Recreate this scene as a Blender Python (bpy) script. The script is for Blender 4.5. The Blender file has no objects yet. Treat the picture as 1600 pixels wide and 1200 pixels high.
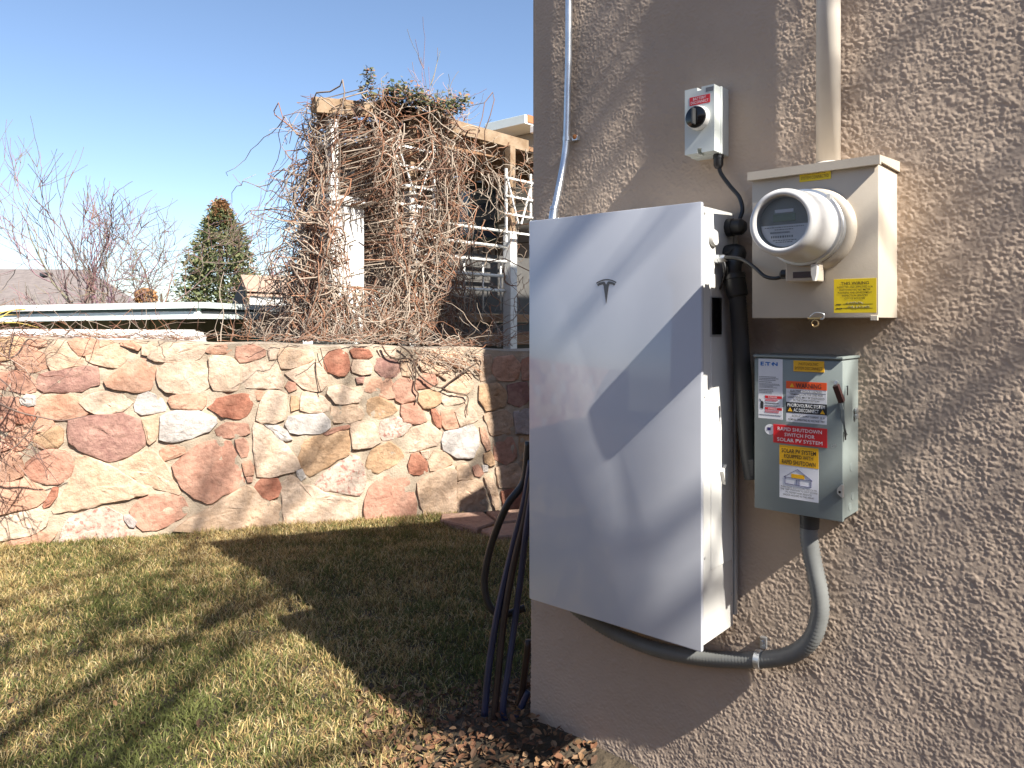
import bpy, bmesh, math, random
import numpy as np
from mathutils import Vector, Matrix

R = math.radians
random.seed(11)
rng = np.random.default_rng(11)
scene = bpy.context.scene
COL = scene.collection

# ------------------------------------------------------------------ camera
# world: the stucco wall is the plane x = 0 (facing -x), y runs along it away from the
# camera, z = 0 is the lawn.
EYE = Vector((-1.915, 0.0, 1.40))
FPX, CX, HY = 1181.0, 800.0, 503.0          # focal length, axis and horizon in photo pixels
YAW = R(48.9)
FWD = Vector((math.sin(YAW), math.cos(YAW), 0))
RGT = Vector((math.cos(YAW), -math.sin(YAW), 0))
cam = bpy.data.cameras.new("camera")
cam.sensor_width = 36.0
cam.lens = FPX / 1600 * 36
cam.shift_y = -(600 - HY) / 1600
cam.clip_start = 0.02
cam.clip_end = 2000
camo = bpy.data.objects.new("camera", cam)
COL.objects.link(camo)
camo.location = EYE
camo.rotation_euler = (R(90), 0, -YAW)
scene.camera = camo

# ------------------------------------------------------------------ sky, sun, exposure
SUN_TRAVEL = Vector((0.135, 1.0, -0.95)).normalized()     # the way the light goes
sun_el = math.asin(-SUN_TRAVEL.z)
world = bpy.data.worlds.new("World")
scene.world = world
world.use_nodes = True
wn = world.node_tree
sky = wn.nodes.new("ShaderNodeTexSky")
sky.sky_type = 'NISHITA'
sky.sun_disc = False
sky.sun_elevation = sun_el
# azimuth of the sun itself (from +y, clockwise towards +x)
sky.sun_rotation = math.atan2(-SUN_TRAVEL.x, -SUN_TRAVEL.y)
sky.altitude = 1600
sky.air_density = 1.0
sky.dust_density = 2.6
sky.ozone_density = 1.6
bg = wn.nodes["Background"]
bg.inputs["Strength"].default_value = 0.085
wn.links.new(sky.outputs[0], bg.inputs["Color"])
sun = bpy.data.lights.new("sun", 'SUN')
sun.energy = 5.0
sun.angle = R(0.55)
sun.color = (1.0, 0.95, 0.86)
suno = bpy.data.objects.new("sun", sun)
COL.objects.link(suno)
suno.rotation_euler = SUN_TRAVEL.to_track_quat('-Z', 'Y').to_euler()
suno.location = (-3, -8, 12)
scene.view_settings.view_transform = 'Standard'
scene.view_settings.look = 'None'
scene.view_settings.gamma = 1
scene.view_settings.exposure = 1.35
scene.render.engine = 'CYCLES'
scene.cycles.max_bounces = 8
scene.cycles.transparent_max_bounces = 12
scene.cycles.caustics_reflective = False
scene.cycles.caustics_refractive = False
scene.cycles.use_denoising = True

# ------------------------------------------------------------------ measuring helpers
def ray(px, py):
    return FWD + RGT * ((px - CX) / FPX) + Vector((0, 0, (HY - py) / FPX))
def onX(px, py, X):
    d = ray(px, py); return EYE + d * ((X - EYE.x) / d.x)
def onY(px, py, Y):
    d = ray(px, py); return EYE + d * ((Y - EYE.y) / d.y)
def onZ(px, py, Z):
    d = ray(px, py); return EYE + d * ((Z - EYE.z) / d.z)
def dep(px, py, z):
    return EYE + ray(px, py) * z
SA, SB = Vector((-0.476, 5.454, 0)), Vector((2.094, 3.873, 0))      # foot of the stone wall
SU = (SB - SA).normalized()                                         # along it
SN = Vector((SU.y, -SU.x, 0))                                       # its face normal, towards the camera
if SN.dot(EYE - SA) < 0: SN = -SN
def on_stone(px, py):
    d = ray(px, py); t = (SA - EYE).dot(SN) / d.dot(SN); p = EYE + d * t
    return (p - SA).dot(SU), p.z
def stone_pt(u, w, v=0.0):
    return SA + SU * u + SN * v + Vector((0, 0, w))

# ------------------------------------------------------------------ object helpers
def tag(o, label=None, cat=None, group=None, kind=None):
    if label: o["label"] = label
    if cat: o["category"] = cat
    if group: o["group"] = group
    if kind: o["kind"] = kind
    return o
def empty(name, loc, label=None, cat=None, group=None, kind=None):
    o = bpy.data.objects.new(name, None); COL.objects.link(o)
    o.location = loc; o.empty_display_size = 0.1
    return tag(o, label, cat, group, kind)
def link(me, name, mat=None, parent=None, smooth=False):
    """mesh in world coordinates -> object; children hang under their thing without moving"""
    o = bpy.data.objects.new(name, me); COL.objects.link(o)
    if mat is not None: me.materials.append(mat)
    if smooth:
        me.polygons.foreach_set("use_smooth", np.ones(len(me.polygons), dtype=bool))
    if parent is not None:
        o.parent = parent
        if parent.parent is None: o.matrix_parent_inverse = Matrix.Translation(-Vector(parent.location))
    return o

class MB:
    """collects faces in world coordinates; build() links them as one mesh object"""
    def __init__(s): s.v = []; s.f = []; s.c = []
    def add(s, vs, fs, col=None):
        b = len(s.v); s.v += [tuple(p) for p in vs]; s.f += [tuple(i + b for i in f) for f in fs]
        if col is not None: s.c += [col] * len(vs)
        return s
    def box(s, x0, x1, y0, y1, z0, z1, bev=0.0):
        if bev:
            bm = bmesh.new(); bmesh.ops.create_cube(bm, size=1)
            for p in bm.verts:
                p.co = ((x0 + x1) / 2 + p.co.x * (x1 - x0), (y0 + y1) / 2 + p.co.y * (y1 - y0), (z0 + z1) / 2 + p.co.z * (z1 - z0))
            bmesh.ops.bevel(bm, geom=list(bm.edges), offset=bev, segments=2, profile=0.5, affect='EDGES')
            return s.bm(bm)
        v = [(x, y, z) for x in (x0, x1) for y in (y0, y1) for z in (z0, z1)]
        return s.add(v, [(0, 1, 3, 2), (4, 6, 7, 5), (0, 4, 5, 1), (2, 3, 7, 6), (0, 2, 6, 4), (1, 5, 7, 3)])
    def bm(s, bm):
        bm.verts.index_update()
        s.add([p.co[:] for p in bm.verts], [[p.index for p in f.verts] for f in bm.faces]); bm.free(); return s
    def bar(s, a, b, w, h, up=Vector((0, 0, 1))):
        a, b = Vector(a), Vector(b); d = (b - a).normalized()
        x = d.cross(up)
        if x.length < 1e-4: x = d.cross(Vector((1, 0, 0)))
        x.normalize(); y = x.cross(d).normalized()
        v = [p + x * (sx * w / 2) + y * (sy * h / 2) for p in (a, b) for sx, sy in ((-1, -1), (1, -1), (1, 1), (-1, 1))]
        return s.add(v, [(0, 1, 2, 3), (7, 6, 5, 4), (0, 4, 5, 1), (1, 5, 6, 2), (2, 6, 7, 3), (3, 7, 4, 0)])
    def prism(s, poly, ax, a, b):
        """polygon of 2-D points extruded along axis ax from a to b"""
        n = len(poly)
        def P(p, t):
            return {0: (t, p[0], p[1]), 1: (p[0], t, p[1]), 2: (p[0], p[1], t)}[ax]
        return s.add([P(p, a) for p in poly] + [P(p, b) for p in poly],
                     [tuple(range(n - 1, -1, -1)), tuple(range(n, 2 * n))] + [(i, (i + 1) % n, n + (i + 1) % n, n + i) for i in range(n)])
    def tube(s, pts, rad, sides=8, cap=True, col=None):
        pts = [Vector(p) for p in pts]; n = len(pts)
        rr = rad if hasattr(rad, '__len__') else [rad] * n
        v = []; f = []; t0 = (pts[1] - pts[0]).normalized()
        u = t0.orthogonal().normalized()
        for i, p in enumerate(pts):
            t = (pts[min(i + 1, n - 1)] - pts[max(i - 1, 0)])
            if t.length < 1e-9: t = t0
            t = t.normalized(); u = (u - t * u.dot(t))
            if u.length < 1e-6: u = t.orthogonal()
            u.normalize(); w = t.cross(u)
            for k in range(sides):
                a = 2 * math.pi * k / sides
                v.append(p + (u * math.cos(a) + w * math.sin(a)) * rr[i])
        for i in range(n - 1):
            for k in range(sides):
                k2 = (k + 1) % sides
                f.append((i * sides + k, i * sides + k2, (i + 1) * sides + k2, (i + 1) * sides + k))
        if cap:
            f.append(tuple(range(sides - 1, -1, -1))); f.append(tuple((n - 1) * sides + k for k in range(sides)))
        return s.add(v, f, col)
    def lathe(s, o, axis, prof, seg=32, ref=Vector((0, 0, 1))):
        """profile of (distance along axis, radius)"""
        o, axis = Vector(o), Vector(axis).normalized()
        u = ref - axis * ref.dot(axis)
        if u.length < 1e-4: u = axis.orthogonal()
        u.normalize(); w = axis.cross(u); v = []; f = []; n = len(prof)
        for d, r in prof:
            for k in range(seg):
                a = 2 * math.pi * k / seg
                v.append(o + axis * d + (u * math.cos(a) + w * math.sin(a)) * r)
        for i in range(n - 1):
            for k in range(seg):
                k2 = (k + 1) % seg
                f.append((i * seg + k, i * seg + k2, (i + 1) * seg + k2, (i + 1) * seg + k))
        f.append(tuple(range(seg - 1, -1, -1))); f.append(tuple((n - 1) * seg + k for k in range(seg)))
        return s.add(v, f)
    def build(s, name, mat=None, parent=None, smooth=False, angle=None):
        me = bpy.data.meshes.new(name)
        me.from_pydata(s.v, [], s.f)
        if s.c and len(s.c) == len(s.v):
            at = me.attributes.new("Col", 'FLOAT_COLOR', 'POINT')
            at.data.foreach_set("color", np.array([(c[0], c[1], c[2], 1.0) for c in s.c], dtype=np.float32).ravel())
        bm = bmesh.new(); bm.from_mesh(me)
        if len(bm.faces) < 60000: bmesh.ops.recalc_face_normals(bm, faces=list(bm.faces))
        bm.to_mesh(me); bm.free()
        o = link(me, name, mat, parent, smooth or angle is not None)
        if angle is not None: me.set_sharp_from_angle(angle=R(angle))
        return o

def spline(pts, n=12):
    """Catmull-Rom through the points"""
    P = [Vector(p) for p in pts]; P = [P[0] * 2 - P[1]] + P + [P[-1] * 2 - P[-2]]; out = []
    for i in range(1, len(P) - 2):
        a, b, c, d = P[i - 1:i + 3]
        for k in range(n):
            t = k / n
            out.append(0.5 * ((2 * b) + (c - a) * t + (2 * a - 5 * b + 4 * c - d) * t * t + (3 * b - a - 3 * c + d) * t ** 3))
    out.append(P[-2]); return out
def resample(pts, step):
    out = [pts[0]]; acc = 0.0
    for a, b in zip(pts[:-1], pts[1:]):
        L = (b - a).length; p = step - acc
        while p <= L:
            out.append(a.lerp(b, p / L)); p += step
        acc = (acc + L) % step
    return out

# ------------------------------------------------------------------ materials
def mat(name, col, rough=0.6, metal=0.0, var=0.0, scale=8.0, bump=0.0, bscale=80.0, col2=None, coat=0.0, spec=0.5, detail=6.0, dirt=0.0):
    m = bpy.data.materials.new(name); m.use_nodes = True; nt = m.node_tree; N, L = nt.nodes, nt.links
    p = N["Principled BSDF"]
    p.inputs["Base Color"].default_value = (*col, 1); p.inputs["Roughness"].default_value = rough
    p.inputs["Metallic"].default_value = metal; p.inputs["Specular IOR Level"].default_value = spec
    p.inputs["Coat Weight"].default_value = coat
    tc = N.new("ShaderNodeTexCoord")
    if var or col2 or dirt:
        no = N.new("ShaderNodeTexNoise"); no.inputs["Scale"].default_value = scale; no.inputs["Detail"].default_value = detail
        no.inputs["Roughness"].default_value = 0.6
        L.new(tc.outputs["Object"], no.inputs["Vector"])
        ra = N.new("ShaderNodeValToRGB")
        ra.color_ramp.elements[0].position = 0.33; ra.color_ramp.elements[1].position = 0.67
        c2 = col2 or tuple(min(1, c * (1 + var)) for c in col); c1 = col if col2 else tuple(c * (1 - var) for c in col)
        ra.color_ramp.elements[0].color = (*c1, 1); ra.color_ramp.elements[1].color = (*c2, 1)
        L.new(no.outputs["Fac"], ra.inputs["Fac"]); out = ra.outputs["Color"]
        if dirt:
            n2 = N.new("ShaderNodeTexNoise"); n2.inputs["Scale"].default_value = scale * 7; n2.inputs["Detail"].default_value = 8
            L.new(tc.outputs["Object"], n2.inputs["Vector"])
            r2 = N.new("ShaderNodeValToRGB"); r2.color_ramp.elements[0].position = 0.42; r2.color_ramp.elements[1].position = 0.62
            r2.color_ramp.elements[0].color = (0, 0, 0, 1); r2.color_ramp.elements[1].color = (dirt, dirt, dirt, 1)
            L.new(n2.outputs["Fac"], r2.inputs["Fac"])
            mx = N.new("ShaderNodeMix"); mx.data_type = 'RGBA'
            L.new(r2.outputs["Color"], mx.inputs[0]); L.new(out, mx.inputs[6])
            mx.inputs[7].default_value = (col[0] * 0.45, col[1] * 0.42, col[2] * 0.38, 1)
            out = mx.outputs[2]
        L.new(out, p.inputs["Base Color"])
        rr = N.new("ShaderNodeMapRange"); rr.inputs[3].default_value = max(0, rough - 0.08); rr.inputs[4].default_value = min(1, rough + 0.08)
        L.new(no.outputs["Fac"], rr.inputs[0]); L.new(rr.outputs[0], p.inputs["Roughness"])
    if bump:
        nb = N.new("ShaderNodeTexNoise"); nb.inputs["Scale"].default_value = bscale; nb.inputs["Detail"].default_value = 5
        L.new(tc.outputs["Object"], nb.inputs["Vector"])
        b = N.new("ShaderNodeBump"); b.inputs["Strength"].default_value = 1.0; b.inputs["Distance"].default_value = bump
        L.new(nb.outputs["Fac"], b.inputs["Height"]); L.new(b.outputs[0], p.inputs["Normal"])
    return m
def vmat(name, rough=0.8, trans=0.0, spec=0.3, bump=0.0, bscale=60):
    m = bpy.data.materials.new(name); m.use_nodes = True; N, L = m.node_tree.nodes, m.node_tree.links
    p = N["Principled BSDF"]; p.inputs["Roughness"].default_value = rough; p.inputs["Specular IOR Level"].default_value = spec
    a = N.new("ShaderNodeAttribute"); a.attribute_name = "Col"; L.new(a.outputs["Color"], p.inputs["Base Color"])
    if trans:
        t = N.new("ShaderNodeBsdfTranslucent"); L.new(a.outputs["Color"], t.inputs["Color"])
        mx = N.new("ShaderNodeMixShader"); mx.inputs[0].default_value = trans
        L.new(p.outputs[0], mx.inputs[1]); L.new(t.outputs[0], mx.inputs[2]); L.new(mx.outputs[0], N["Material Output"].inputs["Surface"])
    if bump:
        tc = N.new("ShaderNodeTexCoord"); nb = N.new("ShaderNodeTexNoise"); nb.inputs["Scale"].default_value = bscale
        L.new(tc.outputs["Object"], nb.inputs["Vector"]); b = N.new("ShaderNodeBump"); b.inputs["Distance"].default_value = bump
        L.new(nb.outputs["Fac"], b.inputs["Height"]); L.new(b.outputs[0], p.inputs["Normal"])
    return m

M = {}
M['stucco'] = mat("stucco", (0.465, 0.366, 0.285), 0.93, var=0.09, scale=2.2, bump=0.0006, bscale=420, spec=0.2)
M['stucco_far'] = mat("stucco_far", (0.465, 0.366, 0.285), 0.93, var=0.09, scale=2.2, bump=0.003, bscale=90, spec=0.2)
M['roof'] = mat("roof_shingle", (0.10, 0.09, 0.085), 0.9, var=0.3, scale=20, bump=0.003)
M['glass_front'] = mat("white_glass_panel", (0.52, 0.535, 0.58), 0.35, var=0.03, scale=3.0, coat=1.0, spec=0.3)
M['glass_front'].node_tree.nodes["Principled BSDF"].inputs["Coat Roughness"].default_value = 0.04
M['case_white'] = mat("case_white", (0.58, 0.57, 0.54), 0.38, var=0.03, scale=9)
M['bracket'] = mat("bracket_grey", (0.42, 0.42, 0.41), 0.45, metal=0.4, var=0.08)
M['logo'] = mat("logo_grey", (0.10, 0.10, 0.105), 0.35, metal=0.5)
M['black'] = mat("black_plastic", (0.012, 0.012, 0.013), 0.38)
M['black_gloss'] = mat("black_gloss", (0.006, 0.006, 0.007), 0.1)
M['dark_grey'] = mat("dark_grey_plastic", (0.04, 0.041, 0.043), 0.5, var=0.1)
M['conduit_grey'] = mat("conduit_grey", (0.17, 0.175, 0.17), 0.45, var=0.08, scale=30)
M['galv'] = mat("galvanised_steel", (0.62, 0.64, 0.66), 0.33, metal=0.85, var=0.12, scale=25)
M['rust'] = mat("rusty_screw", (0.45, 0.17, 0.05), 0.8, var=0.3, scale=200)
M['pvc'] = mat("painted_pipe", (0.60, 0.545, 0.475), 0.45, var=0.04, scale=12)
M['meter_box'] = mat("meter_box_paint", (0.51, 0.445, 0.36), 0.5, var=0.05, scale=7, bump=0.0002, bscale=300)
M['meter_white'] = mat("meter_white", (0.64, 0.63, 0.61), 0.32, var=0.05, scale=14)
M['meter_face'] = mat("meter_face", (0.20, 0.19, 0.17), 0.5)
M['lcd'] = mat("lcd", (0.11, 0.115, 0.05), 0.25)
M['paper'] = mat("white_label", (0.66, 0.66, 0.69), 0.45)
M['ink'] = mat("black_ink", (0.015, 0.015, 0.017), 0.5)
M['ink_grey'] = mat("grey_ink", (0.16, 0.16, 0.17), 0.5)
M['yellow'] = mat("yellow_label", (0.78, 0.58, 0.012), 0.42)
M['amber'] = mat("amber_label", (0.80, 0.42, 0.01), 0.42)
M['red'] = mat("red_label", (0.58, 0.014, 0.02), 0.4)
M['redwarn'] = mat("orange_red_label", (0.74, 0.085, 0.015), 0.4)
M['white_ink'] = mat("white_ink", (0.8, 0.8, 0.8), 0.5)
M['brown_ink'] = mat("brown_ink", (0.19, 0.085, 0.01), 0.5)
M['blue_ink'] = mat("blue_ink", (0.0, 0.13, 0.45), 0.45)
M['purple_ink'] = mat("purple_ink", (0.03, 0.02, 0.12), 0.45)
M['sw_grey'] = mat("switch_grey", (0.205, 0.235, 0.225), 0.42, var=0.04, scale=10, bump=0.00012, bscale=400)
M['handle'] = mat("dark_red_handle", (0.05, 0.018, 0.018), 0.35)
M['iso_grey'] = mat("isolator_grey", (0.54, 0.575, 0.555), 0.4, var=0.02)
M['copper'] = mat("brass", (0.6, 0.42, 0.2), 0.35, metal=0.9)

# ================================================================== ground
M['soil'] = mat("lawn_soil", (0.055, 0.04, 0.024), 0.95, var=0.35, scale=14, bump=0.02, bscale=40)
M['terrain'] = mat("far_ground", (0.12, 0.11, 0.07), 0.95, var=0.3, scale=0.5)
g = MB(); g.add([(-300, -300, -1.5), (300, -300, -1.5), (300, 300, -1.5), (-300, 300, -1.5)], [(0, 1, 2, 3)])
tag(g.build("terrain", M['terrain']), kind='structure')
def lawn_pt(u, v, z): p = stone_pt(u, 0, v); return (p.x, p.y, z)
g = MB()
nu, nv = 90, 60
us = np.linspace(-9, 9, nu); vs = np.concatenate([np.linspace(-0.25, 5.5, 48), np.linspace(6, 25, 12)])
def ground_z(x, y):
    h = 0.012 * math.sin(2.1 * x + 0.4) * math.cos(1.7 * y) + 0.008 * math.sin(5.3 * y + x * 3)
    d = math.hypot(max(-x, 0), 0) if y < 1.6 else math.hypot(min(x, 0), y - 1.6)
    return h + 0.10 * math.exp(-(d / 0.22) ** 2) * (1 if x > -0.6 else 0)      # mulch heaped against the house
gv = []
for v in vs:
    for u in us:
        x, y, _ = lawn_pt(u, v, 0); gv.append((x, y, ground_z(x, y)))
gf = [(j * nu + i, j * nu + i + 1, (j + 1) * nu + i + 1, (j + 1) * nu + i) for j in range(len(vs) - 1) for i in range(nu - 1)]
g.add(gv, gf)
lawn_ground = tag(g.build("lawn_ground", M['soil'], smooth=True), kind='structure')

# ================================================================== stucco house
WC = 1.587                       # far corner of the wall
house = empty("stucco_house", (0, WC, 0), "taupe stucco house whose wall carries the electrical boxes", "house")
def bandnoise(nz, ny, cell, lo, hi, seed):
    r = np.random.default_rng(seed); w = r.standard_normal((nz, ny)); Fw = np.fft.fft2(w)
    fz = np.fft.fftfreq(nz, cell)[:, None]; fy = np.fft.fftfreq(ny, cell)[None, :]
    f = np.sqrt(fz ** 2 + fy ** 2); c = 0.5 * (1 / lo + 1 / hi); s = 0.5 * (1 / lo - 1 / hi)
    n = np.real(np.fft.ifft2(Fw * np.exp(-((f - c) / s) ** 2))); return n / n.std()
y0, y1, z0, z1, cell = 0.15, WC, 0.0, 2.56, 0.0023
ny = int((y1 - y0) / cell); nz = int((z1 - z0) / cell)
def lump(nz, ny, cell, s1, s2, seed):
    r = np.random.default_rng(seed); Fw = np.fft.fft2(r.standard_normal((nz, ny)))
    fz = np.fft.fftfreq(nz, cell)[:, None]; fy = np.fft.fftfreq(ny, cell)[None, :]; f2 = (2 * math.pi) ** 2 * (fz ** 2 + fy ** 2)
    n = np.real(np.fft.ifft2(Fw * (np.exp(-f2 * s1 * s1 / 2) - np.exp(-f2 * s2 * s2 / 2)))); return n / n.std()
n1 = lump(nz, ny, cell, 0.0016, 0.0048, 3); n2 = lump(nz, ny, cell, 0.0010, 0.002, 4); n4 = bandnoise(nz, ny, cell, 0.03, 0.12, 6)
r = np.random.default_rng(17); imp = (r.random((nz, ny)) < 0.105) * r.uniform(0.35, 1.25, (nz, ny)); Fw = np.fft.fft2(imp)
fz = np.fft.fftfreq(nz, cell)[:, None]; fy = np.fft.fftfreq(ny, cell)[None, :]; f2 = (2 * math.pi) ** 2 * (fz ** 2 + fy ** 2)
peb = np.real(np.fft.ifft2(Fw * np.exp(-f2 * 0.00195 ** 2 / 2))); peb = (peb - peb.mean()) / peb.std(); n3 = bandnoise(nz, ny, cell, 0.12, 0.6, 5)
ht = 0.00070 * np.tanh(0.75 * peb + 0.35 * n1 + 0.3 * n4 - 0.1) * (1 + 0.25 * n4) + 0.00010 * n2 + 0.0005 * n3
yy = np.linspace(y0, y1, ny); zz = np.linspace(z0, z1, nz)
Yg, Zg = np.meshgrid(yy, zz)
rc = 0.012; t = np.clip((Yg - (y1 - rc)) / rc, 0, 1)
Xg = -ht + rc * (1 - np.sqrt(np.clip(1 - t ** 2, 0, 1)))
Yg = Yg + 0.0012 * np.tanh(n1) * (t > 0.5)
# the corner leans a touch, as plaster corners do
Yg = Yg + (Zg - 1.2) * -0.008 * np.clip((Yg - 1.1) / 0.48, 0, 1)
V = np.stack([Xg, Yg, Zg], -1).reshape(-1, 3).astype(np.float32)
i = np.arange((nz - 1) * (ny - 1)); r_, c_ = i // (ny - 1), i % (ny - 1); a = r_ * ny + c_
Fq = np.stack([a, a + ny, a + ny + 1, a + 1], -1).astype(np.int32)
me = bpy.data.meshes.new("front_wall")
me.vertices.add(len(V)); me.vertices.foreach_set("co", V.ravel())
me.loops.add(Fq.size); me.loops.foreach_set("vertex_index", Fq.ravel())
me.polygons.add(len(Fq)); me.polygons.foreach_set("loop_start", np.arange(0, Fq.size, 4, dtype=np.int32))
me.polygons.foreach_set("loop_total", np.full(len(Fq), 4, dtype=np.int32))
me.update(); me.validate()
link(me, "front_wall", M['stucco'], house, smooth=True)
# the rest of the house: a shed-roofed wing behind this wall and a taller part beyond it
b = MB(); b.prism([(0.006, -0.3), (2.1, -0.3), (2.1, 1.79), (0.006, 2.84)], 1, -5.5, WC - 0.004); b.build("wing_wall", M['stucco_far'], house)
b = MB(); b.prism([(-0.015, 2.80), (2.05, 1.785), (2.05, 1.83), (-0.015, 2.85)], 1, -5.55, WC + 0.01); b.build("wing_roof", M['roof'], house)
b = MB(); b.prism([(2.02, -0.3), (2.0, 2.0), (1.83, 3.3), (2.48, 4.54), (3.67, 6.66), (7.5, 6.66), (7.5, -0.3)], 1, -6.0, WC - 0.02)
b.build("upper_storey", M['stucco_far'], house)
b = MB(); b.box(1.66, 1.86, 1.32, 1.52, 1.8, 2.39, 0.01); b.build("flue", M['stucco_far'], house)

# ================================================================== stone wall
M['mortar'] = mat("mortar", (0.46, 0.375, 0.285), 0.95, col2=(0.33, 0.265, 0.20), scale=9, bump=0.006, bscale=90, spec=0.15)
def stone_mat(name, c1, c2, spot=None, sc=7.0):
    m = bpy.data.materials.new(name); m.use_nodes = True; N, L = m.node_tree.nodes, m.node_tree.links
    p = N["Principled BSDF"]; p.inputs["Roughness"].default_value = 0.9; p.inputs["Specular IOR Level"].default_value = 0.2
    tc = N.new("ShaderNodeTexCoord"); oi = N.new("ShaderNodeObjectInfo")
    ad = N.new("ShaderNodeVectorMath"); ad.operation = 'ADD'; sc1 = N.new("ShaderNodeVectorMath"); sc1.operation = 'SCALE'
    cb = N.new("ShaderNodeCombineXYZ")
    for k in range(3): L.new(oi.outputs["Random"], cb.inputs[k])
    L.new(cb.outputs[0], sc1.inputs[0]); sc1.inputs["Scale"].default_value = 40
    L.new(tc.outputs["Object"], ad.inputs[0]); L.new(sc1.outputs[0], ad.inputs[1])
    n = N.new("ShaderNodeTexNoise"); n.inputs["Scale"].default_value = sc; n.inputs["Detail"].default_value = 8; n.inputs["Roughness"].default_value = 0.62
    n.inputs["Distortion"].default_value = 0.6
    L.new(ad.outputs[0], n.inputs["Vector"])
    r = N.new("ShaderNodeValToRGB"); r.color_ramp.elements[0].position = 0.3; r.color_ramp.elements[1].position = 0.68
    r.color_ramp.elements[0].color = (*c1, 1); r.color_ramp.elements[1].color = (*c2, 1)
    L.new(n.outputs["Fac"], r.inputs["Fac"]); out = r.outputs["Color"]
    # bedding streaks
    mp = N.new("ShaderNodeMapping"); mp.inputs["Scale"].default_value = (4, 4, 8)
    L.new(ad.outputs[0], mp.inputs["Vector"])
    ns = N.new("ShaderNodeTexNoise"); ns.inputs["Scale"].default_value = 4; ns.inputs["Detail"].default_value = 6
    L.new(mp.outputs[0], ns.inputs["Vector"])
    hs = N.new("ShaderNodeHueSaturation"); mr = N.new("ShaderNodeMapRange"); mr.inputs[1].default_value = 0.3; mr.inputs[2].default_value = 0.7
    mr.inputs[3].default_value = 0.84; mr.inputs[4].default_value = 1.1
    L.new(ns.outputs["Fac"], mr.inputs[0]); L.new(mr.outputs[0], hs.inputs["Value"]); L.new(out, hs.inputs["Color"]); out = hs.outputs[0]
    n2 = N.new("ShaderNodeTexNoise"); n2.inputs["Scale"].default_value = 38; n2.inputs["Detail"].default_value = 6
    L.new(ad.outputs[0], n2.inputs["Vector"])
    r2 = N.new("ShaderNodeValToRGB"); r2.color_ramp.elements[0].position = 0.52; r2.color_ramp.elements[1].position = 0.66
    s = 0.75 if spot else 0.35
    r2.color_ramp.elements[0].color = (0, 0, 0, 1); r2.color_ramp.elements[1].color = (s, s, s, 1)
    mx = N.new("ShaderNodeMix"); mx.data_type = 'RGBA'; L.new(n2.outputs["Fac"], r2.inputs["Fac"]); L.new(r2.outputs[0], mx.inputs[0])
    L.new(out, mx.inputs[6]); mx.inputs[7].default_value = (*(spot or tuple(c * 0.6 for c in c1)), 1)
    L.new(mx.outputs[2], p.inputs["Base Color"])
    bu = N.new("ShaderNodeBump"); bu.inputs["Distance"].default_value = 0.014; bu.inputs["Strength"].default_value = 1.0
    n3 = N.new("ShaderNodeTexNoise"); n3.inputs["Scale"].default_value = 26; n3.inputs["Detail"].default_value = 8; n3.inputs["Roughness"].default_value = 0.65
    L.new(ad.outputs[0], n3.inputs["Vector"]); L.new(n3.outputs["Fac"], bu.inputs["Height"]); L.new(bu.outputs[0], p.inputs["Normal"])
    return m
SM = {
 'c': stone_mat("stone_cream", (0.461, 0.314, 0.209), (0.569, 0.427, 0.319)),
 'l': stone_mat("stone_pale", (0.491, 0.352, 0.253), (0.598, 0.470, 0.369)),
 't': stone_mat("stone_tan", (0.402, 0.249, 0.143), (0.520, 0.352, 0.225)),
 'o': stone_mat("stone_peach", (0.432, 0.234, 0.154), (0.530, 0.329, 0.237)),
 'p': stone_mat("stone_pink", (0.380, 0.188, 0.132), (0.485, 0.290, 0.213)),
 'r': stone_mat("stone_red", (0.295, 0.112, 0.072), (0.390, 0.188, 0.126)),
 'm': stone_mat("stone_mauve", (0.238, 0.122, 0.105), (0.419, 0.253, 0.200)),
 'w': stone_mat("stone_white", (0.400, 0.356, 0.327), (0.552, 0.507, 0.473)),
 'x': stone_mat("stone_mottled", (0.447, 0.342, 0.276), (0.542, 0.445, 0.373), spot=(0.342, 0.112, 0.087), sc=10),
 'g': stone_mat("stone_grey", (0.334, 0.282, 0.264), (0.451, 0.385, 0.364)),
}
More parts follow.
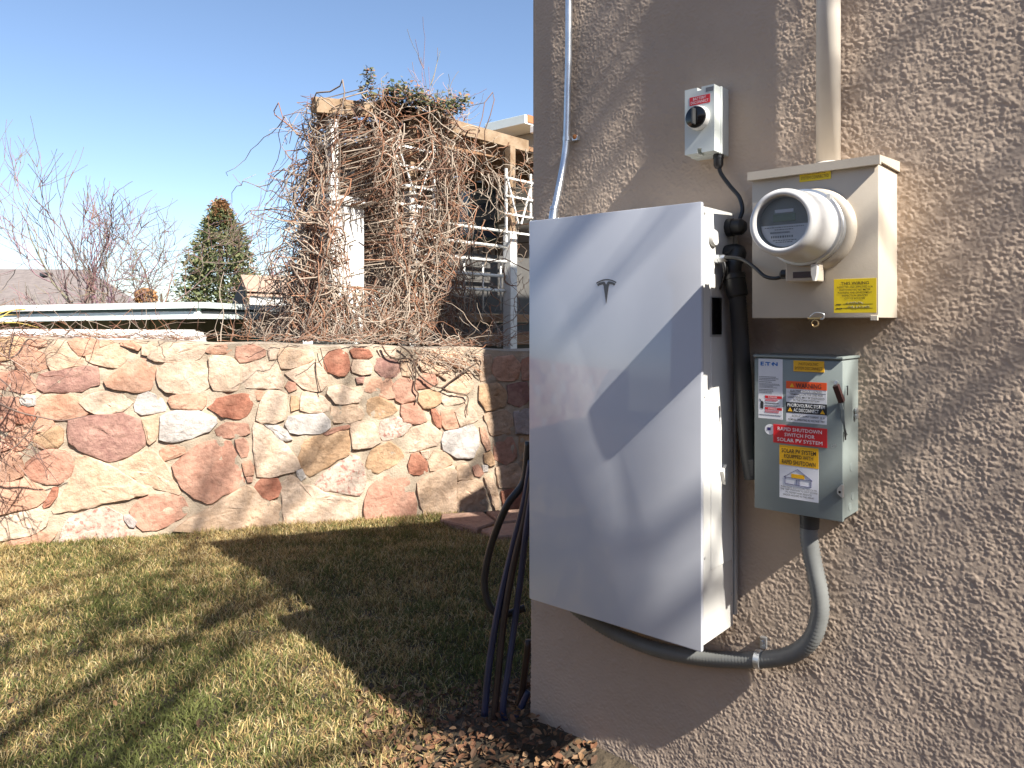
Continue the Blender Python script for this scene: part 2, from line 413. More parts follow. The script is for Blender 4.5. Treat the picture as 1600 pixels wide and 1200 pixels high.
STONES = """
t 0,530 38,529 36,543 18,559 0,563
o 21,560 37,543 57,546 73,557 72,574 57,581 33,578
o 42,532 70,532 72,541 52,542 42,538
c 75,541 91,533 105,534 113,544 129,561 127,569 82,579 76,567 74,551
o 107,533 121,530 150,531 157,542 140,549 133,554 126,553 114,543
c 136,554 155,546 181,538 198,548 199,560 184,573 158,570 138,562
c 157,533 172,531 180,536 158,542
m 60,592 66,584 105,579 130,574 152,573 154,581 153,600 128,610 98,612 72,611 59,605
p 0,582 25,581 48,589 57,602 55,612 40,615 20,609 0,606
w 33,625 42,617 55,620 55,632 45,634 35,630
o 57,637 66,619 113,619 123,628 136,645 128,652 108,655 85,655 61,649
l 126,629 142,617 166,613 190,618 206,630 200,637 181,643 150,646 140,640
p 0,622 30,624 29,636 24,650 27,655 20,668 8,672 0,670
r 31,640 40,632 51,638 55,648 53,655 41,661 27,659
o 12,682 28,670 55,660 62,652 80,657 86,668 76,673 56,677 48,690 40,700 25,704 14,695
t 56,680 76,675 90,668 97,674 98,690 90,697 70,698 50,696
p 0,690 8,692 16,700 5,704 0,705
m 109,656 143,651 190,648 219,656 226,677 225,696 203,711 171,720 133,706 111,690
p 42,723 57,713 75,702 99,704 112,713 115,728 108,744 90,754 74,755 54,751 42,740
o 0,712 20,706 33,714 37,730 35,742 20,748 0,751
o 0,755 28,752 42,750 60,761 72,769 72,778 57,789 28,797 8,800 0,803
r 82,763 91,762 88,775 80,788 70,792 68,788 77,775
c 119,715 135,714 157,722 180,734 205,749 230,763 231,771 200,778 160,785 120,796 86,800 84,796 95,778 108,758 116,738
l 0,809 35,801 57,796 71,800 75,809 71,821 57,831 21,840 0,845
o 5,850 35,836 71,831 90,830 86,838 75,846 40,853 10,860
x 96,848 103,822 107,808 142,799 168,793 187,805 203,820 219,829 205,840 170,850 130,856 98,858
o 190,535 205,532 220,541 215,547 200,543 190,539
c 223,541 238,538 244,545 235,556 223,553
l 245,546 269,538 317,541 322,548 312,560 293,564 268,564 244,564 231,558 237,549
o 166,596 196,571 219,560 242,569 243,586 234,607 219,611 190,608 168,604
l 246,578 261,569 308,566 325,578 324,596 326,606 313,613 289,615 261,611 250,604
o 325,545 342,538 360,541 361,548 357,553 332,552 322,550
l 328,562 336,556 360,559 373,570 374,599 370,610 335,607 329,599
p 370,541 395,541 412,546 414,556 395,561 376,565 369,556
w 211,633 216,619 232,614 251,624 258,635 257,641 238,645 223,647 212,642
o 265,627 269,619 303,616 321,619 319,633 315,639 286,639 270,636
r 327,636 342,624 364,620 388,615 395,627 390,643 375,654 348,649
w 252,650 275,643 310,643 336,652 338,662 326,673 300,682 272,689 250,686 252,670
c 222,657 245,649 248,659 244,686 235,693 230,690 229,674
p 337,672 355,661 386,663 389,677 361,683 340,681
o 252,703 265,697 287,699 288,708 272,714 256,720
c 188,723 218,711 238,704 245,709 257,727 268,745 281,768 280,772 261,767 232,757 204,743 189,732
p 270,727 289,714 308,698 332,689 359,692 370,713 377,737 382,755 367,767 346,772 332,784 323,784 297,771 287,759 275,742
p 368,689 381,685 387,694 386,712 377,714 371,701
o 379,725 391,719 396,730 396,740 384,742
p 384,744 395,745 394,752 387,753
p 205,798 219,780 232,774 261,773 285,777 295,796 281,809 261,819 247,826 225,828 212,812
g 195,806 204,805 213,815 209,822 203,822 196,812
c 272,828 300,807 335,791 365,771 385,758 398,764 412,777 424,783 438,790 441,805 440,826 380,830
l 419,548 422,542 431,544 431,560 421,561
c 436,553 441,546 465,546 489,550 491,560 472,570 455,574 439,574
l 379,568 408,566 431,572 440,588 443,599 440,607 420,604 387,605 380,599
l 447,584 465,577 492,568 509,581 511,599 502,611 473,605 464,597
p 446,604 451,597 461,599 463,608 452,612
o 395,613 400,611 413,612 409,624 403,625
l 405,638 418,613 436,612 447,618 448,633 443,655 428,659 409,659 402,655
t 455,620 467,620 467,638 455,641
l 472,613 488,613 506,621 514,632 512,641 485,644 471,641
r 507,567 514,551 530,546 543,555 545,577 538,586 529,586 511,578
r 547,548 555,545 575,547 581,556 575,559 553,559
l 550,574 553,564 575,564 581,572 579,584 565,585 551,580
l 511,615 514,606 536,603 550,609 565,615 561,627 550,628 526,629
m 556,591 569,589 567,599 559,599
c 518,637 536,633 558,634 567,647 563,655 547,659 523,659 517,652
w 445,663 453,651 471,650 501,647 515,656 515,668 498,676 468,677 455,675
w 413,664 433,665 446,674 457,686 438,687 428,674
p 507,677 522,669 544,664 546,668 530,673 512,679
l 397,661 411,665 436,688 455,706 464,716 468,731 457,736 422,743 402,743 399,720 397,690
t 469,692 480,688 507,679 543,672 545,709 522,721 493,738 484,745 475,737 467,716 474,703
l 549,663 570,659 584,663 591,680 593,689 580,697 561,700 552,699
r 398,762 409,749 421,745 434,749 440,761 434,774 422,779 411,774
l 442,756 456,742 470,750 475,759 493,762 503,769 522,774 557,783 558,813 550,822 445,824 444,792 441,775
x 493,754 516,733 550,711 561,716 569,738 570,755 562,774 529,768 501,765
w 463,736 472,733 477,745 470,750 464,742
m 582,565 591,561 619,563 624,577 621,587 599,588 588,578
c 627,563 644,563 646,577 642,587 628,585
l 590,546 618,546 615,557 596,557
o 573,594 609,592 613,608 616,621 603,623 589,615 572,612
p 614,602 627,592 644,595 650,605 647,624 628,629 619,624
t 574,628 589,620 610,630 620,640 611,648 585,654 575,647
t 655,616 669,610 687,614 688,628 672,637 663,637 655,626
p 628,634 648,631 660,645 665,657 655,661 632,658 626,645
x 596,659 620,652 644,664 626,680 599,687 592,676
p 649,595 661,586 677,583 682,598 669,604 653,607
c 662,549 688,552 705,577 695,593 681,582 662,578 650,565
c 691,556 722,549 729,565 722,577 711,578
c 693,604 712,589 733,582 739,604 726,617 698,610
l 689,619 697,612 725,620 725,627 696,634
r 673,641 680,640 687,652 688,668 681,666 676,653
o 690,643 706,641 711,656 715,668 696,670 691,662
l 711,644 726,633 742,643 745,655 720,665
l 629,687 642,672 658,663 672,663 688,676 688,688 682,696 662,699 649,704 633,706
w 691,688 694,675 712,672 738,664 746,675 746,695 739,714 713,713 694,703
o 750,669 756,668 764,690 765,702 759,703 753,690
t 572,728 580,705 607,691 623,702 630,714 617,724 592,738 575,731
r 639,725 642,711 654,708 665,722 667,736 655,741 640,738
c 670,721 679,703 692,705 705,717 705,723 690,731 672,735
l 657,706 671,703 671,712 667,717 660,712
p 571,788 577,763 588,752 614,743 631,743 640,753 645,773 650,788 650,808 612,814 570,816
c 653,754 669,743 706,728 712,739 711,752 712,800 662,804 656,774
c 714,729 731,725 737,744 737,747 714,750
p 738,730 747,726 754,739 750,744 742,743
c 714,754 744,751 752,755 766,795 762,800 716,802
c 755,746 768,742 780,792 773,796 761,760
t 756,710 767,706 772,725 765,727 757,722
w 753,727 762,727 762,736 755,737
o 772,560 800,556 812,570 808,592 780,594 770,580
c 742,556 766,556 766,588 752,594 744,580
p 816,562 846,556 850,590 816,592
t 750,602 776,600 790,612 786,634 760,640 750,624
m 794,602 822,598 828,622 812,636 794,628
o 834,598 860,596 860,632 834,630
c 756,648 790,642 800,652 796,676 768,680
g 804,644 826,640 842,656 830,676 806,676
p 772,688 800,684 806,712 790,724 774,716
t 812,684 840,682 846,716 814,720
c 776,730 806,724 816,740 812,758 780,760
r 782,768 816,764 822,790 790,800
g 822,728 850,724 850,758 824,760
o 828,768 856,764 858,792 830,794
"""
stone_wall = empty("stone_wall", SA + SU * 1.5, "sunlit retaining wall of cream, peach and red sandstone behind the lawn", "wall")
def wtop(u): return 1.297 - 0.033 * u
mb = MB()
uu = np.linspace(-4.2, 5.6, 330); ww = np.linspace(-0.25, 1.0, 48)
r = np.random.default_rng(9); pn = bandnoise(48, 330, 0.03, 0.07, 0.3, 12)
vv = []
for j, w in enumerate(ww):
    for i_, u in enumerate(uu):
        wz = -0.25 + (wtop(u) + 0.006 * math.sin(u * 9) + 0.25) * (w + 0.25) / 1.25
        vv.append(stone_pt(u, wz, 0.001 + 0.005 * pn[j, i_]))
mb.add(vv, [(j * 330 + i_, j * 330 + i_ + 1, (j + 1) * 330 + i_ + 1, (j + 1) * 330 + i_) for j in range(47) for i_ in range(329)])
# top and back
tp = []
for u in uu:
    wz = wtop(u) + 0.006 * math.sin(u * 9)
    tp += [stone_pt(u, wz, -0.002), stone_pt(u, wz + 0.012, -0.08), stone_pt(u, wz + 0.008, -0.3), stone_pt(u, -1.5, -0.32)]
mb.add(tp, [(i_ * 4 + k, i_ * 4 + k + 1, i_ * 4 + k + 5, i_ * 4 + k + 4) for i_ in range(329) for k in range(3)])
mb.build("mortar_core", M['mortar'], stone_wall, smooth=True)
def make_stone(poly, key, rs):
    n = len(poly); c = sum((Vector(p) for p in poly), Vector((0, 0))) / n
    size = max((Vector(p) - c).length for p in poly)
    out = []
    for i in range(n):
        a, b_ = Vector(poly[i]), Vector(poly[(i + 1) % n]); L = (b_ - a).length
        k = max(1, min(6, int(L / 0.035)))
        for q in range(k):
            out.append(a.lerp(b_, q / k))
    m = len(out)
    # round the corners a little and roughen the outline
    sm = [(out[i - 1] + out[i] * 14 + out[(i + 1) % m]) / 16 for i in range(m)]
    amp = min(0.0055, size * 0.045)
    sm = [c + (p - c) * (1 + 0.0125 / max(0.04, (p - c).length)) for p in sm]
    out = [p + Vector((rs.uniform(-amp, amp), rs.uniform(-amp, amp))) for p in sm]
    proud = rs.uniform(0.008, 0.020); tx, tz = rs.uniform(-0.10, 0.10), rs.uniform(-0.10, 0.10)
    verts, faces = [], []
    def ring(scale_in, v, jit):
        for p in out:
            d = p - c; L = d.length; q = c + d * max(0.05, (L - scale_in) / L) if scale_in < 1 else c + d * (2 - scale_in)
            vv = v + jit * rs.uniform(-1, 1)
            if v > 0.004: vv += (tx * d.x + tz * d.y) * 0.6
            verts.append(stone_pt(q.x, q.y, vv))
    ring(0.0, -0.014, 0); ring(0.0005, proud * 0.7, 0.003); ring(0.003, proud * 0.95, 0.003); ring(0.016, proud * 1.03, 0.003)
    for fr in (0.62, 0.32):
        base = len(verts)
        for p in out:
            d = (p - c) * fr
            verts.append(stone_pt(c.x + d.x, c.y + d.y, proud * 1.12 + (tx * d.x + tz * d.y) * 0.6 + rs.uniform(-1, 1) * 0.0055 * min(1, size / 0.1)))
    verts.append(stone_pt(c.x, c.y, proud * 1.14))
    for k in range(5):
        for i in range(m):
            j = (i + 1) % m; faces.append((k * m + i, k * m + j, (k + 1) * m + j, (k + 1) * m + i))
    for i in range(m): faces.append((5 * m + i, 5 * m + (i + 1) % m, 6 * m))
    q = MB(); q.add(verts, faces)
    return q.build("stone", SM[key], stone_wall, angle=40)
rs = random.Random(5)
for line in STONES.strip().splitlines():
    p = line.split(); key = p[0]
    poly = [on_stone(*map(float, q.split(','))) for q in p[1:]]
    make_stone(poly, key, rs)
# the wall runs on past both edges of the picture
def filler(u0, u1, wmin, seed):
    rs2 = random.Random(seed); cols = int((u1 - u0) / 0.30); rows = 6
    P = {}
    for j in range(rows + 1):
        for i in range(cols + 1):
            e = 0 if i in (0, cols) else 1
            u = u0 + (u1 - u0) * (i + (0.35 if j % 2 else 0) * e) / cols + rs2.uniform(-0.07, 0.07) * e
            P[i, j] = Vector((u, wmin + (wtop(u) - 0.02 - wmin) * j / rows + (rs2.uniform(-0.05, 0.05) if 0 < j < rows else 0)))
    for j in range(rows):
        for i in range(cols):
            q = [P[i, j], P[i + 1, j], P[i + 1, j + 1], P[i, j + 1]]
            c = sum(q, Vector((0, 0))) / 4
            q2 = []
            for k in range(4):
                a = q[k] * 0.90 + c * 0.10; b2 = q[(k + 1) % 4] * 0.90 + c * 0.10
                q2 += [a, (a + b2) / 2 + Vector((rs2.uniform(-0.02, 0.02), rs2.uniform(-0.02, 0.02)))]
            make_stone([tuple(x) for x in q2], rs2.choice('cclltoopprmw'), rs2)
u_left = on_stone(-3, 700)[0]; u_right = on_stone(862, 700)[0]
filler(-3.4, u_left, -0.05, 21); filler(u_right, 5.2, -0.05, 22)
keepf = (SA.copy(), SU.copy(), SN.copy()); corner = stone_pt(-3.4, 0, 0)
SA, SU, SN = corner, Vector((-1, 0, 0)), Vector((0, -1, 0))
wtop_main = wtop
def wtop(u): return 1.41
mb = MB(); mb.add([stone_pt(u, w, v) for u in (-0.02, 9) for w, v in ((-0.3, 0), (1.41, 0), (1.43, -0.1), (1.42, -0.3), (-1.5, -0.3))], [(k, k + 1, k + 6, k + 5) for k in range(4)] + [(5, 6, 7, 8, 9)])
mb.build("mortar_core", M['mortar'], stone_wall)
filler(0.02, 8.9, -0.05, 23)
SA, SU, SN = keepf; wtop = wtop_main
# flagstones at the foot of the wall
M['flag'] = stone_mat("flagstone", (0.27, 0.16, 0.12), (0.36, 0.24, 0.18))
path = tag(empty("path", onZ(770, 812, 0)), kind='structure')
for poly in ([(690, 803), (755, 800), (775, 815), (745, 826), (688, 812)], [(760, 799), (812, 796), (822, 812), (782, 816)], [(752, 828), (782, 819), (826, 815), (830, 835), (775, 838)]):
    q = [onZ(x, y, 0.03) for x, y in poly]
    s = MB(); n = len(q); ctr = sum(q, Vector()) / n
    s.add([Vector((p.x, p.y, -0.05)) for p in q] + [Vector((p.x, p.y, 0.022)) for p in q] + [ctr + (p - ctr) * 0.96 + Vector((0, 0, 0.003)) for p in q],
          [(i, (i + 1) % n, n + (i + 1) % n, n + i) for i in range(n)] + [(n + i, n + (i + 1) % n, 2 * n + (i + 1) % n, 2 * n + i) for i in range(n)] + [tuple(range(2 * n, 3 * n))])
    s.build("flagstone", M['flag'], path)

# ================================================================== lettering and labels on planes facing -x
def text_on(parent, body, cen, width, matl, X, maxh=None, bold=0.0, rot=0.0, name="lettering"):
    """flat letters centred on cen = (y, z), scaled to the given width in metres"""
    cu = bpy.data.curves.new(name, 'FONT'); cu.body = body; cu.align_x = 'CENTER'; cu.align_y = 'CENTER'; cu.resolution_u = 2
    cu.size = 1.0; cu.offset = bold
    ob = bpy.data.objects.new(name, cu); COL.objects.link(ob)
    dg = bpy.context.evaluated_depsgraph_get()
    me = bpy.data.meshes.new_from_object(ob.evaluated_get(dg)); bpy.data.objects.remove(ob)
    n = len(me.vertices); co = np.empty(n * 3, np.float32); me.vertices.foreach_get("co", co); co = co.reshape(-1, 3)
    w = co[:, 0].max() - co[:, 0].min(); h = co[:, 1].max() - co[:, 1].min(); k = width / w
    ky = k if maxh is None else min(maxh / h, k * 1.6)
    x = (co[:, 0] - (co[:, 0].max() + co[:, 0].min()) / 2) * k; y = (co[:, 1] - (co[:, 1].max() + co[:, 1].min()) / 2) * ky
    out = np.stack([np.full(n, X), cen[0] - x * math.cos(rot) + y * math.sin(rot), cen[1] + x * math.sin(rot) + y * math.cos(rot)], -1).astype(np.float32)
    me.vertices.foreach_set("co", out.ravel()); me.materials.clear(); me.name = name
    return link(me, name, matl, parent)
class Label:
    """a thin sticker between two photo pixels on the plane x = X"""
    def __init__(s, parent, name, tl, br, X, matl, th=0.0006, desc=None):
        a, b_ = onX(*tl, X), onX(*br, X); s.y1, s.z1, s.y0, s.z0 = a.y, a.z, b_.y, b_.z; s.X = X; s.parent = parent
        m = MB(); m.box(X - th, X - 0.0001, s.y0, s.y1, s.z0, s.z1, 0.00025); s.o = m.build(name, matl, parent); s.n = 0; s.th = th
        if desc: s.o["label"] = desc
    def yz(s, fx, fy): return s.y1 + (s.y0 - s.y1) * fx, s.z1 + (s.z0 - s.z1) * fy
    def patch(s, f0, f1, matl, name, lift=0.0003):
        y1, z1 = s.yz(*f0); y0, z0 = s.yz(*f1); m = MB(); m.box(s.X - s.th - lift, s.X - s.th * 0.5, y0, y1, z0, z1)
        return m.build(name, matl, s.o)
    def text(s, body, cx, cy, wf, matl, hf=None, bold=0.0, lift=0.0006):
        W = s.y1 - s.y0; H = s.z1 - s.z0
        return text_on(s.o, body, s.yz(cx, cy), wf * W, matl, s.X - s.th - lift, None if hf is None else hf * H, bold)
    def lines(s, n, f0, f1, matl, seed=0, lift=0.0004):
        """rows of print too small to read: broken strokes"""
        rr = random.Random(seed); m = MB(); (ya, za), (yb, zb) = s.yz(*f0), s.yz(*f1)
        for k in range(n):
            z = za + (zb - za) * (k + 0.5) / n; hh = abs(zb - za) / n * 0.22; y = ya; end = yb + (ya - yb) * rr.uniform(0, 0.35)
            while y > end:
                w = rr.uniform(0.0012, 0.004); m.box(s.X - s.th - lift, s.X - s.th * 0.5, max(y - w, yb), y, z - hh, z + hh); y -= w + 0.0009
        return m.build("small_print", matl, s.o)

# ================================================================== white battery cabinet
PX, PY0, PY1, PZ0, PZ1 = -0.225, 0.862, 1.409, 0.594, 1.694
bat = empty("battery_cabinet", (-0.1, 1.13, PZ0), "tall white wall battery cabinet with glossy front panel and grey T emblem", "battery")
m = MB(); m.box(PX, PX + 0.014, PY0, PY1, PZ0, PZ1, 0.004); front_panel = m.build("front_panel", M['glass_front'], bat, angle=40)
m = MB(); m.box(PX + 0.0145, -0.034, PY0 + 0.006, PY1 - 0.006, PZ0 + 0.008, PZ1 - 0.008, 0.003); m.build("case", M['case_white'], bat, angle=40)
m = MB(); m.box(-0.033, -0.018, PY0 + 0.001, PY1 - 0.02, PZ0 + 0.035, PZ1 - 0.03, 0.002); m.box(-0.0175, 0.004, PY0 + 0.02, PY1 - 0.05, PZ0 + 0.1, PZ1 - 0.1)
m.build("wall_bracket", M['bracket'], bat)
# emblem: an arc above a flared T
def emblem():
    q = onX(947, 453, PX); kx = onX(932, 453, PX).y - onX(963, 453, PX).y; kz = (onX(947, 436, PX).z - onX(947, 474, PX).z)
    cy = (onX(932, 453, PX).y + onX(963, 453, PX).y) / 2; zt = onX(947, 436, PX).z
    def P(a, b_): return (cy - a * kx, zt - b_ * kz)          # a in -.5 .. .5, b 0 (top) .. 1
    th = (PX - 0.0012, PX + 0.001)
    mm = MB()
    arc = [(-0.5 + k / 14, 0.0 + 0.13 * (2 * (-0.5 + k / 14)) ** 2) for k in range(15)]
    mm.prism([P(a, b_) for a, b_ in arc] + [P(a * 0.97, b_ + 0.05) for a, b_ in reversed(arc)], 0, *th)
    L = [(-0.46, 0.21), (-0.38, 0.16), (-0.25, 0.115), (-0.12, 0.10), (-0.07, 0.13), (0, 0.24), (0.07, 0.13), (0.12, 0.10), (0.25, 0.115), (0.38, 0.16), (0.46, 0.21),
         (0.40, 0.28), (0.32, 0.235), (0.22, 0.215), (0.15, 0.215), (0.12, 0.30), (0.0, 1.0), (-0.12, 0.30), (-0.15, 0.215), (-0.22, 0.215), (-0.32, 0.235), (-0.40, 0.28)]
    mm.prism([P(a, b_) for a, b_ in L], 0, *th)
    return mm.build("emblem", M['logo'], front_panel)
emblem()
SY = PY0 + 0.006                              # the lit side of the case
def side_disc(name, px, py, r, th, matl, seg=20, parent=bat):
    c = onY(px, py, SY); mm = MB(); mm.lathe(c + Vector((0, 0.002, 0)), (0, -1, 0), [(0, r), (th * 0.7, r), (th, r * 0.86), (th + 0.0005, r * 0.3)], seg)
    return mm.build(name, matl, parent, angle=40)
side_disc("knockout_cap", 1113, 372, 0.021, 0.012, M['case_white'])
for px, py in ((1101, 872), (1101, 333), (1143, 928), (1144, 700), (1101, 620)): side_disc("screw", px, py, 0.0045, 0.003, M['bracket'], 10)
a, b_ = onY(1109, 463, SY), onY(1126, 526, SY)
m = MB(); m.box(a.x, b_.x, SY - 0.003, SY + 0.002, b_.z, a.z, 0.001); bz = m.build("switch_bezel", M['bracket'], bat)
m = MB(); m.box(a.x + 0.006, b_.x - 0.003, SY - 0.005, SY + 0.001, b_.z + 0.006, a.z - 0.003, 0.0008); m.build("switch_plate", M['black_gloss'], bz)
a, b_ = onY(1112, 534, SY), onY(1131, 549, SY)
m = MB(); m.box(a.x, b_.x, SY - 0.0012, SY + 0.001, b_.z, a.z); sl = m.build("rating_sticker", M['paper'], bat)
m = MB()
for k in range(4): m.box(a.x + 0.022, b_.x - 0.004, SY - 0.0018, SY, b_.z + 0.004 + k * 0.0055, b_.z + 0.0065 + k * 0.0055)
m.box(a.x + 0.004, a.x + 0.018, SY - 0.0018, SY, b_.z + 0.006, a.z - 0.005); m.build("small_print", M['ink'], sl)
# raised side cover and its folded lower lip
a, b_ = onY(1104, 428, SY), onY(1122, 428, SY)
m = MB(); m.box(-0.165, -0.045, SY - 0.0025, SY + 0.002, 0.78, 1.52, 0.001); m.build("side_cover", M['case_white'], bat)
m = MB(); m.prism([(-0.118, 1.02), (-0.098, 1.035), (-0.094, 1.0), (-0.105, 0.985)], 1, SY - 0.012, SY + 0.001); m.build("cover_clip", M['case_white'], bat)
# cable gland and elbow on the side
def gland(name, p, axis, r, L, matl, parent):
    mm = MB(); mm.lathe(p, axis, [(0, r * 1.12), (L * 0.35, r * 1.12), (L * 0.36, r), (L * 0.8, r), (L, r * 0.62), (L + 0.001, r * 0.3)], 12); return mm.build(name, matl, parent, angle=35)
gA = onY(1137, 356, SY); gland("cable_gland", gA + Vector((0, 0.002, 0)), (0, -1, 0), 0.021, 0.05, M['black'], bat)
gB = onY(1119, 405, SY); gland("sensor_gland", gB + Vector((0, 0.002, 0)), (0, -1, 0), 0.011, 0.03, M['galv'], bat)

# ================================================================== flexible conduits
def ribbed(name, pts, r, matl, parent, pitch=0.0075, depth=0.05, sides=18):
    q = resample(spline(pts, 24), pitch / 2)
    mm = MB(); mm.tube(q, [r * (1 + (depth if k % 2 else -depth)) for k in range(len(q))], sides); return mm.build(name, matl, parent, smooth=True)
ca = [onX(1146, 432, -0.10), onX(1152, 465, -0.098), onX(1156, 520, -0.085), onX(1160, 580, -0.07), onX(1164, 640, -0.06), onX(1169, 700, -0.055), onX(1177, 750, -0.055)]
c1 = empty("flexible_conduit", ca[-1], "black flexible conduit running down between the battery cabinet and grey switch box", "conduit", "flexible conduits on the wall")
ribbed("sheath", ca, 0.0215, M['dark_grey'], c1)
m = MB(); el = spline([onY(1134, 398, SY) + Vector((0, 0.01, 0)), onY(1134, 398, SY) + Vector((0.004, -0.03, 0.004)), onX(1145, 415, -0.10), onX(1147, 440, -0.10)], 6)
m.tube(el, 0.022, 14); m.build("elbow", M['black'], c1, angle=40)
m = MB(); m.lathe(onX(1146, 428, -0.10), ca[1] - ca[0], [(0, 0.028), (0.012, 0.029), (0.013, 0.027), (0.055, 0.027), (0.06, 0.023)], 14); m.build("coupling_nut", M['black'], c1, angle=35)
m = MB(); m.box(-0.075, -0.035, onX(1185, 740, -0.05).y, onX(1171, 740, -0.05).y, onX(1175, 742, -0.05).z, onX(1175, 715, -0.05).z, 0.004); m.build("end_fitting", M['dark_grey'], c1)
cb = [onX(1265, 800, -0.062), onX(1264, 835, -0.062), onX(1269, 872, -0.06), onX(1279, 920, -0.055), onX(1281, 958, -0.05), onX(1268, 998, -0.045), onX(1238, 1022, -0.038),
      onX(1198, 1030, -0.032), onX(1150, 1031, -0.03), onX(1090, 1027, -0.032), onX(1025, 1014, -0.04), onX(965, 991, -0.055), onX(925, 968, -0.08), onX(893, 942, -0.10), onX(880, 905, -0.11)]
c2 = empty("flexible_conduit", cb[8], "grey ribbed conduit looping from the switch box down under the battery cabinet", "conduit", "flexible conduits on the wall")
ribbed("sheath", cb, 0.0205, M['conduit_grey'], c2, pitch=0.0095, depth=0.06)
m = MB(); m.lathe(cb[0] + Vector((0, 0, 0.012)), (0, 0, -1), [(0, 0.026), (0.02, 0.026), (0.021, 0.0235), (0.05, 0.0225)], 14); m.build("coupling_nut", M['dark_grey'], c2, angle=35)
k = onX(1186, 1030, -0.032); tdir = Vector((0, -1, 0))
m = MB(); m.lathe(k + Vector((0, -0.008, 0)), (0, 1, 0), [(0, 0.0225), (0.0005, 0.0245), (0.0155, 0.0245), (0.016, 0.0225)], 20); st = m.build("strap", M['galv'], c2, angle=40)
m = MB(); m.box(-0.012, 0.0, k.y - 0.009, k.y + 0.007, k.z + 0.02, k.z + 0.05, 0.001); m.lathe(Vector((-0.012, k.y, k.z + 0.037)), (-1, 0, 0), [(0, 0.006), (0.004, 0.005)], 8); m.build("screw_tab", M['galv'], st)
# steel conduit entering the cabinet top
ce = [Vector((-0.022, onX(889, 43, -0.022).y, 2.79)), onX(888.5, 60, -0.022), onX(887, 140, -0.022), onX(885.5, 205, -0.023), onX(883, 240, -0.028), onX(877, 275, -0.045), onX(870, 310, -0.075), onX(865, 335, -0.095), onX(863, 352, -0.105)]
c3 = empty("steel_conduit", ce[0], "shiny galvanised steel conduit bending down to the cabinet top by the wall corner", "conduit")
q = spline(ce, 10)
m = MB(); m.tube(q, 0.0108, 16); m.build("pipe", M['galv'], c3, smooth=True)
m = MB(); d = (ce[-1] - ce[-2]).normalized(); m.lathe(ce[-2] - d * 0.025, d, [(0, 0.0125), (0.006, 0.0138), (0.012, 0.0138), (0.013, 0.0125), (0.02, 0.0138), (0.045, 0.0138)], 16); m.build("connector", M['galv'], c3, angle=30)
k = onX(885.5, 217, -0.023)
m = MB(); m.lathe(k + Vector((0, 0, 0.007)), (0, 0, -1), [(0, 0.0105), (0.0005, 0.0128), (0.0135, 0.0128), (0.014, 0.0105)], 16); s_ = m.build("strap", M['galv'], c3, angle=40)
m = MB(); m.box(-0.014, 0.0, k.y - 0.034, k.y - 0.011, k.z - 0.007, k.z + 0.007, 0.001); m.build("strap_foot", M['galv'], s_)
m = MB(); m.lathe(Vector((-0.012, k.y - 0.024, k.z + 0.004)), (-1, 0, 0.3), [(0, 0.008), (0.005, 0.007), (0.008, 0.003)], 8); m.build("screw", M['rust'], s_, angle=40)

# ================================================================== battery isolator
IX = -0.079
ia, ib = onX(1070, 141, IX), onX(1116, 235, IX)          # face corners
iso = empty("isolator_switch", (0, (ia.y + ib.y) / 2, ib.z), "small pale grey rotary isolator with red battery label, mounted highest on wall", "switch")
iy1, iy0, iz1, iz0 = ia.y, ib.y, onX(1116, 131, IX).z, ib.z
ym = (iy0 + iy1) / 2
m = MB(); m.prism([(iy0, iz0), (ym - 0.006, iz0), (ym - 0.006, iz0 + 0.012), (ym + 0.006, iz0 + 0.012), (ym + 0.006, iz0), (iy1, iz0), (iy1, iz1), (ym + 0.006, iz1), (ym + 0.006, iz1 - 0.009), (ym - 0.006, iz1 - 0.009), (ym - 0.006, iz1), (iy0, iz1)], 0, IX, IX + 0.036)
cov = m.build("cover", M['iso_grey'], iso)
m = MB(); m.box(IX + 0.0362, 0.002, iy0 - 0.003, iy1 + 0.003, iz0 - 0.003, iz1 + 0.003, 0.003); m.build("base", M['iso_grey'], iso, angle=40)
zc = (onX(1087, 186, IX)).z; yc = onX(1088, 186, IX - 0.015).y
m = MB(); m.lathe((IX + 0.001, yc, zc), (-1, 0, 0), [(0, 0.032), (0.014, 0.031), (0.018, 0.029)], 28); kn = m.build("dial_ring", M['meter_white'], iso, angle=40)
m = MB(); m.lathe((IX - 0.0165, yc, zc), (-1, 0, 0), [(0, 0.0285), (0.006, 0.028), (0.0075, 0.026)], 28); m.build("dial", M['black_gloss'], kn, angle=40)
m = MB(); m.box(IX - 0.040, IX - 0.022, yc - 0.0028, yc + 0.0028, zc - 0.021, zc + 0.021, 0.001); m.build("handle", M['dark_grey'], kn)
lb = Label(iso, "warning_label", (1077.5, 153), (1109.5, 159.5), IX, M['red'], desc="red label with white letters reading BATTERY DISCONNECT")
lb.text("BATTERY", 0.5, 0.28, 0.62, M['white_ink'], 0.32); lb.text("DISCONNECT", 0.5, 0.70, 0.86, M['white_ink'], 0.32)
m = MB(); a = onX(1103, 137, IX); c_ = onX(1115, 141, IX); m.box(IX - 0.0006, IX, c_.y, a.y, c_.z, a.z); m.build("maker_mark", M['ink_grey'], iso)
gI = Vector((-0.03, iy0 + 0.012, iz0)); gland("cable_gland", gI + Vector((0, 0, 0.002)), (0, 0, -1), 0.013, 0.04, M['black'], iso)
cabp = [gI + Vector((0, 0, -0.03)), onX(1127, 272, -0.028), onX(1141, 291, -0.025), onX(1155, 308, -0.025), onX(1160, 328, -0.035), onX(1155, 346, -0.05), gA + Vector((0.0, -0.045, 0))]
m = MB(); m.tube(spline(cabp, 10), 0.0055, 10); o = m.build("power_cable", M['black'], smooth=True)
tag(o, "short black cable curving from the isolator to the cabinet's upper side", "cable", "black cables")
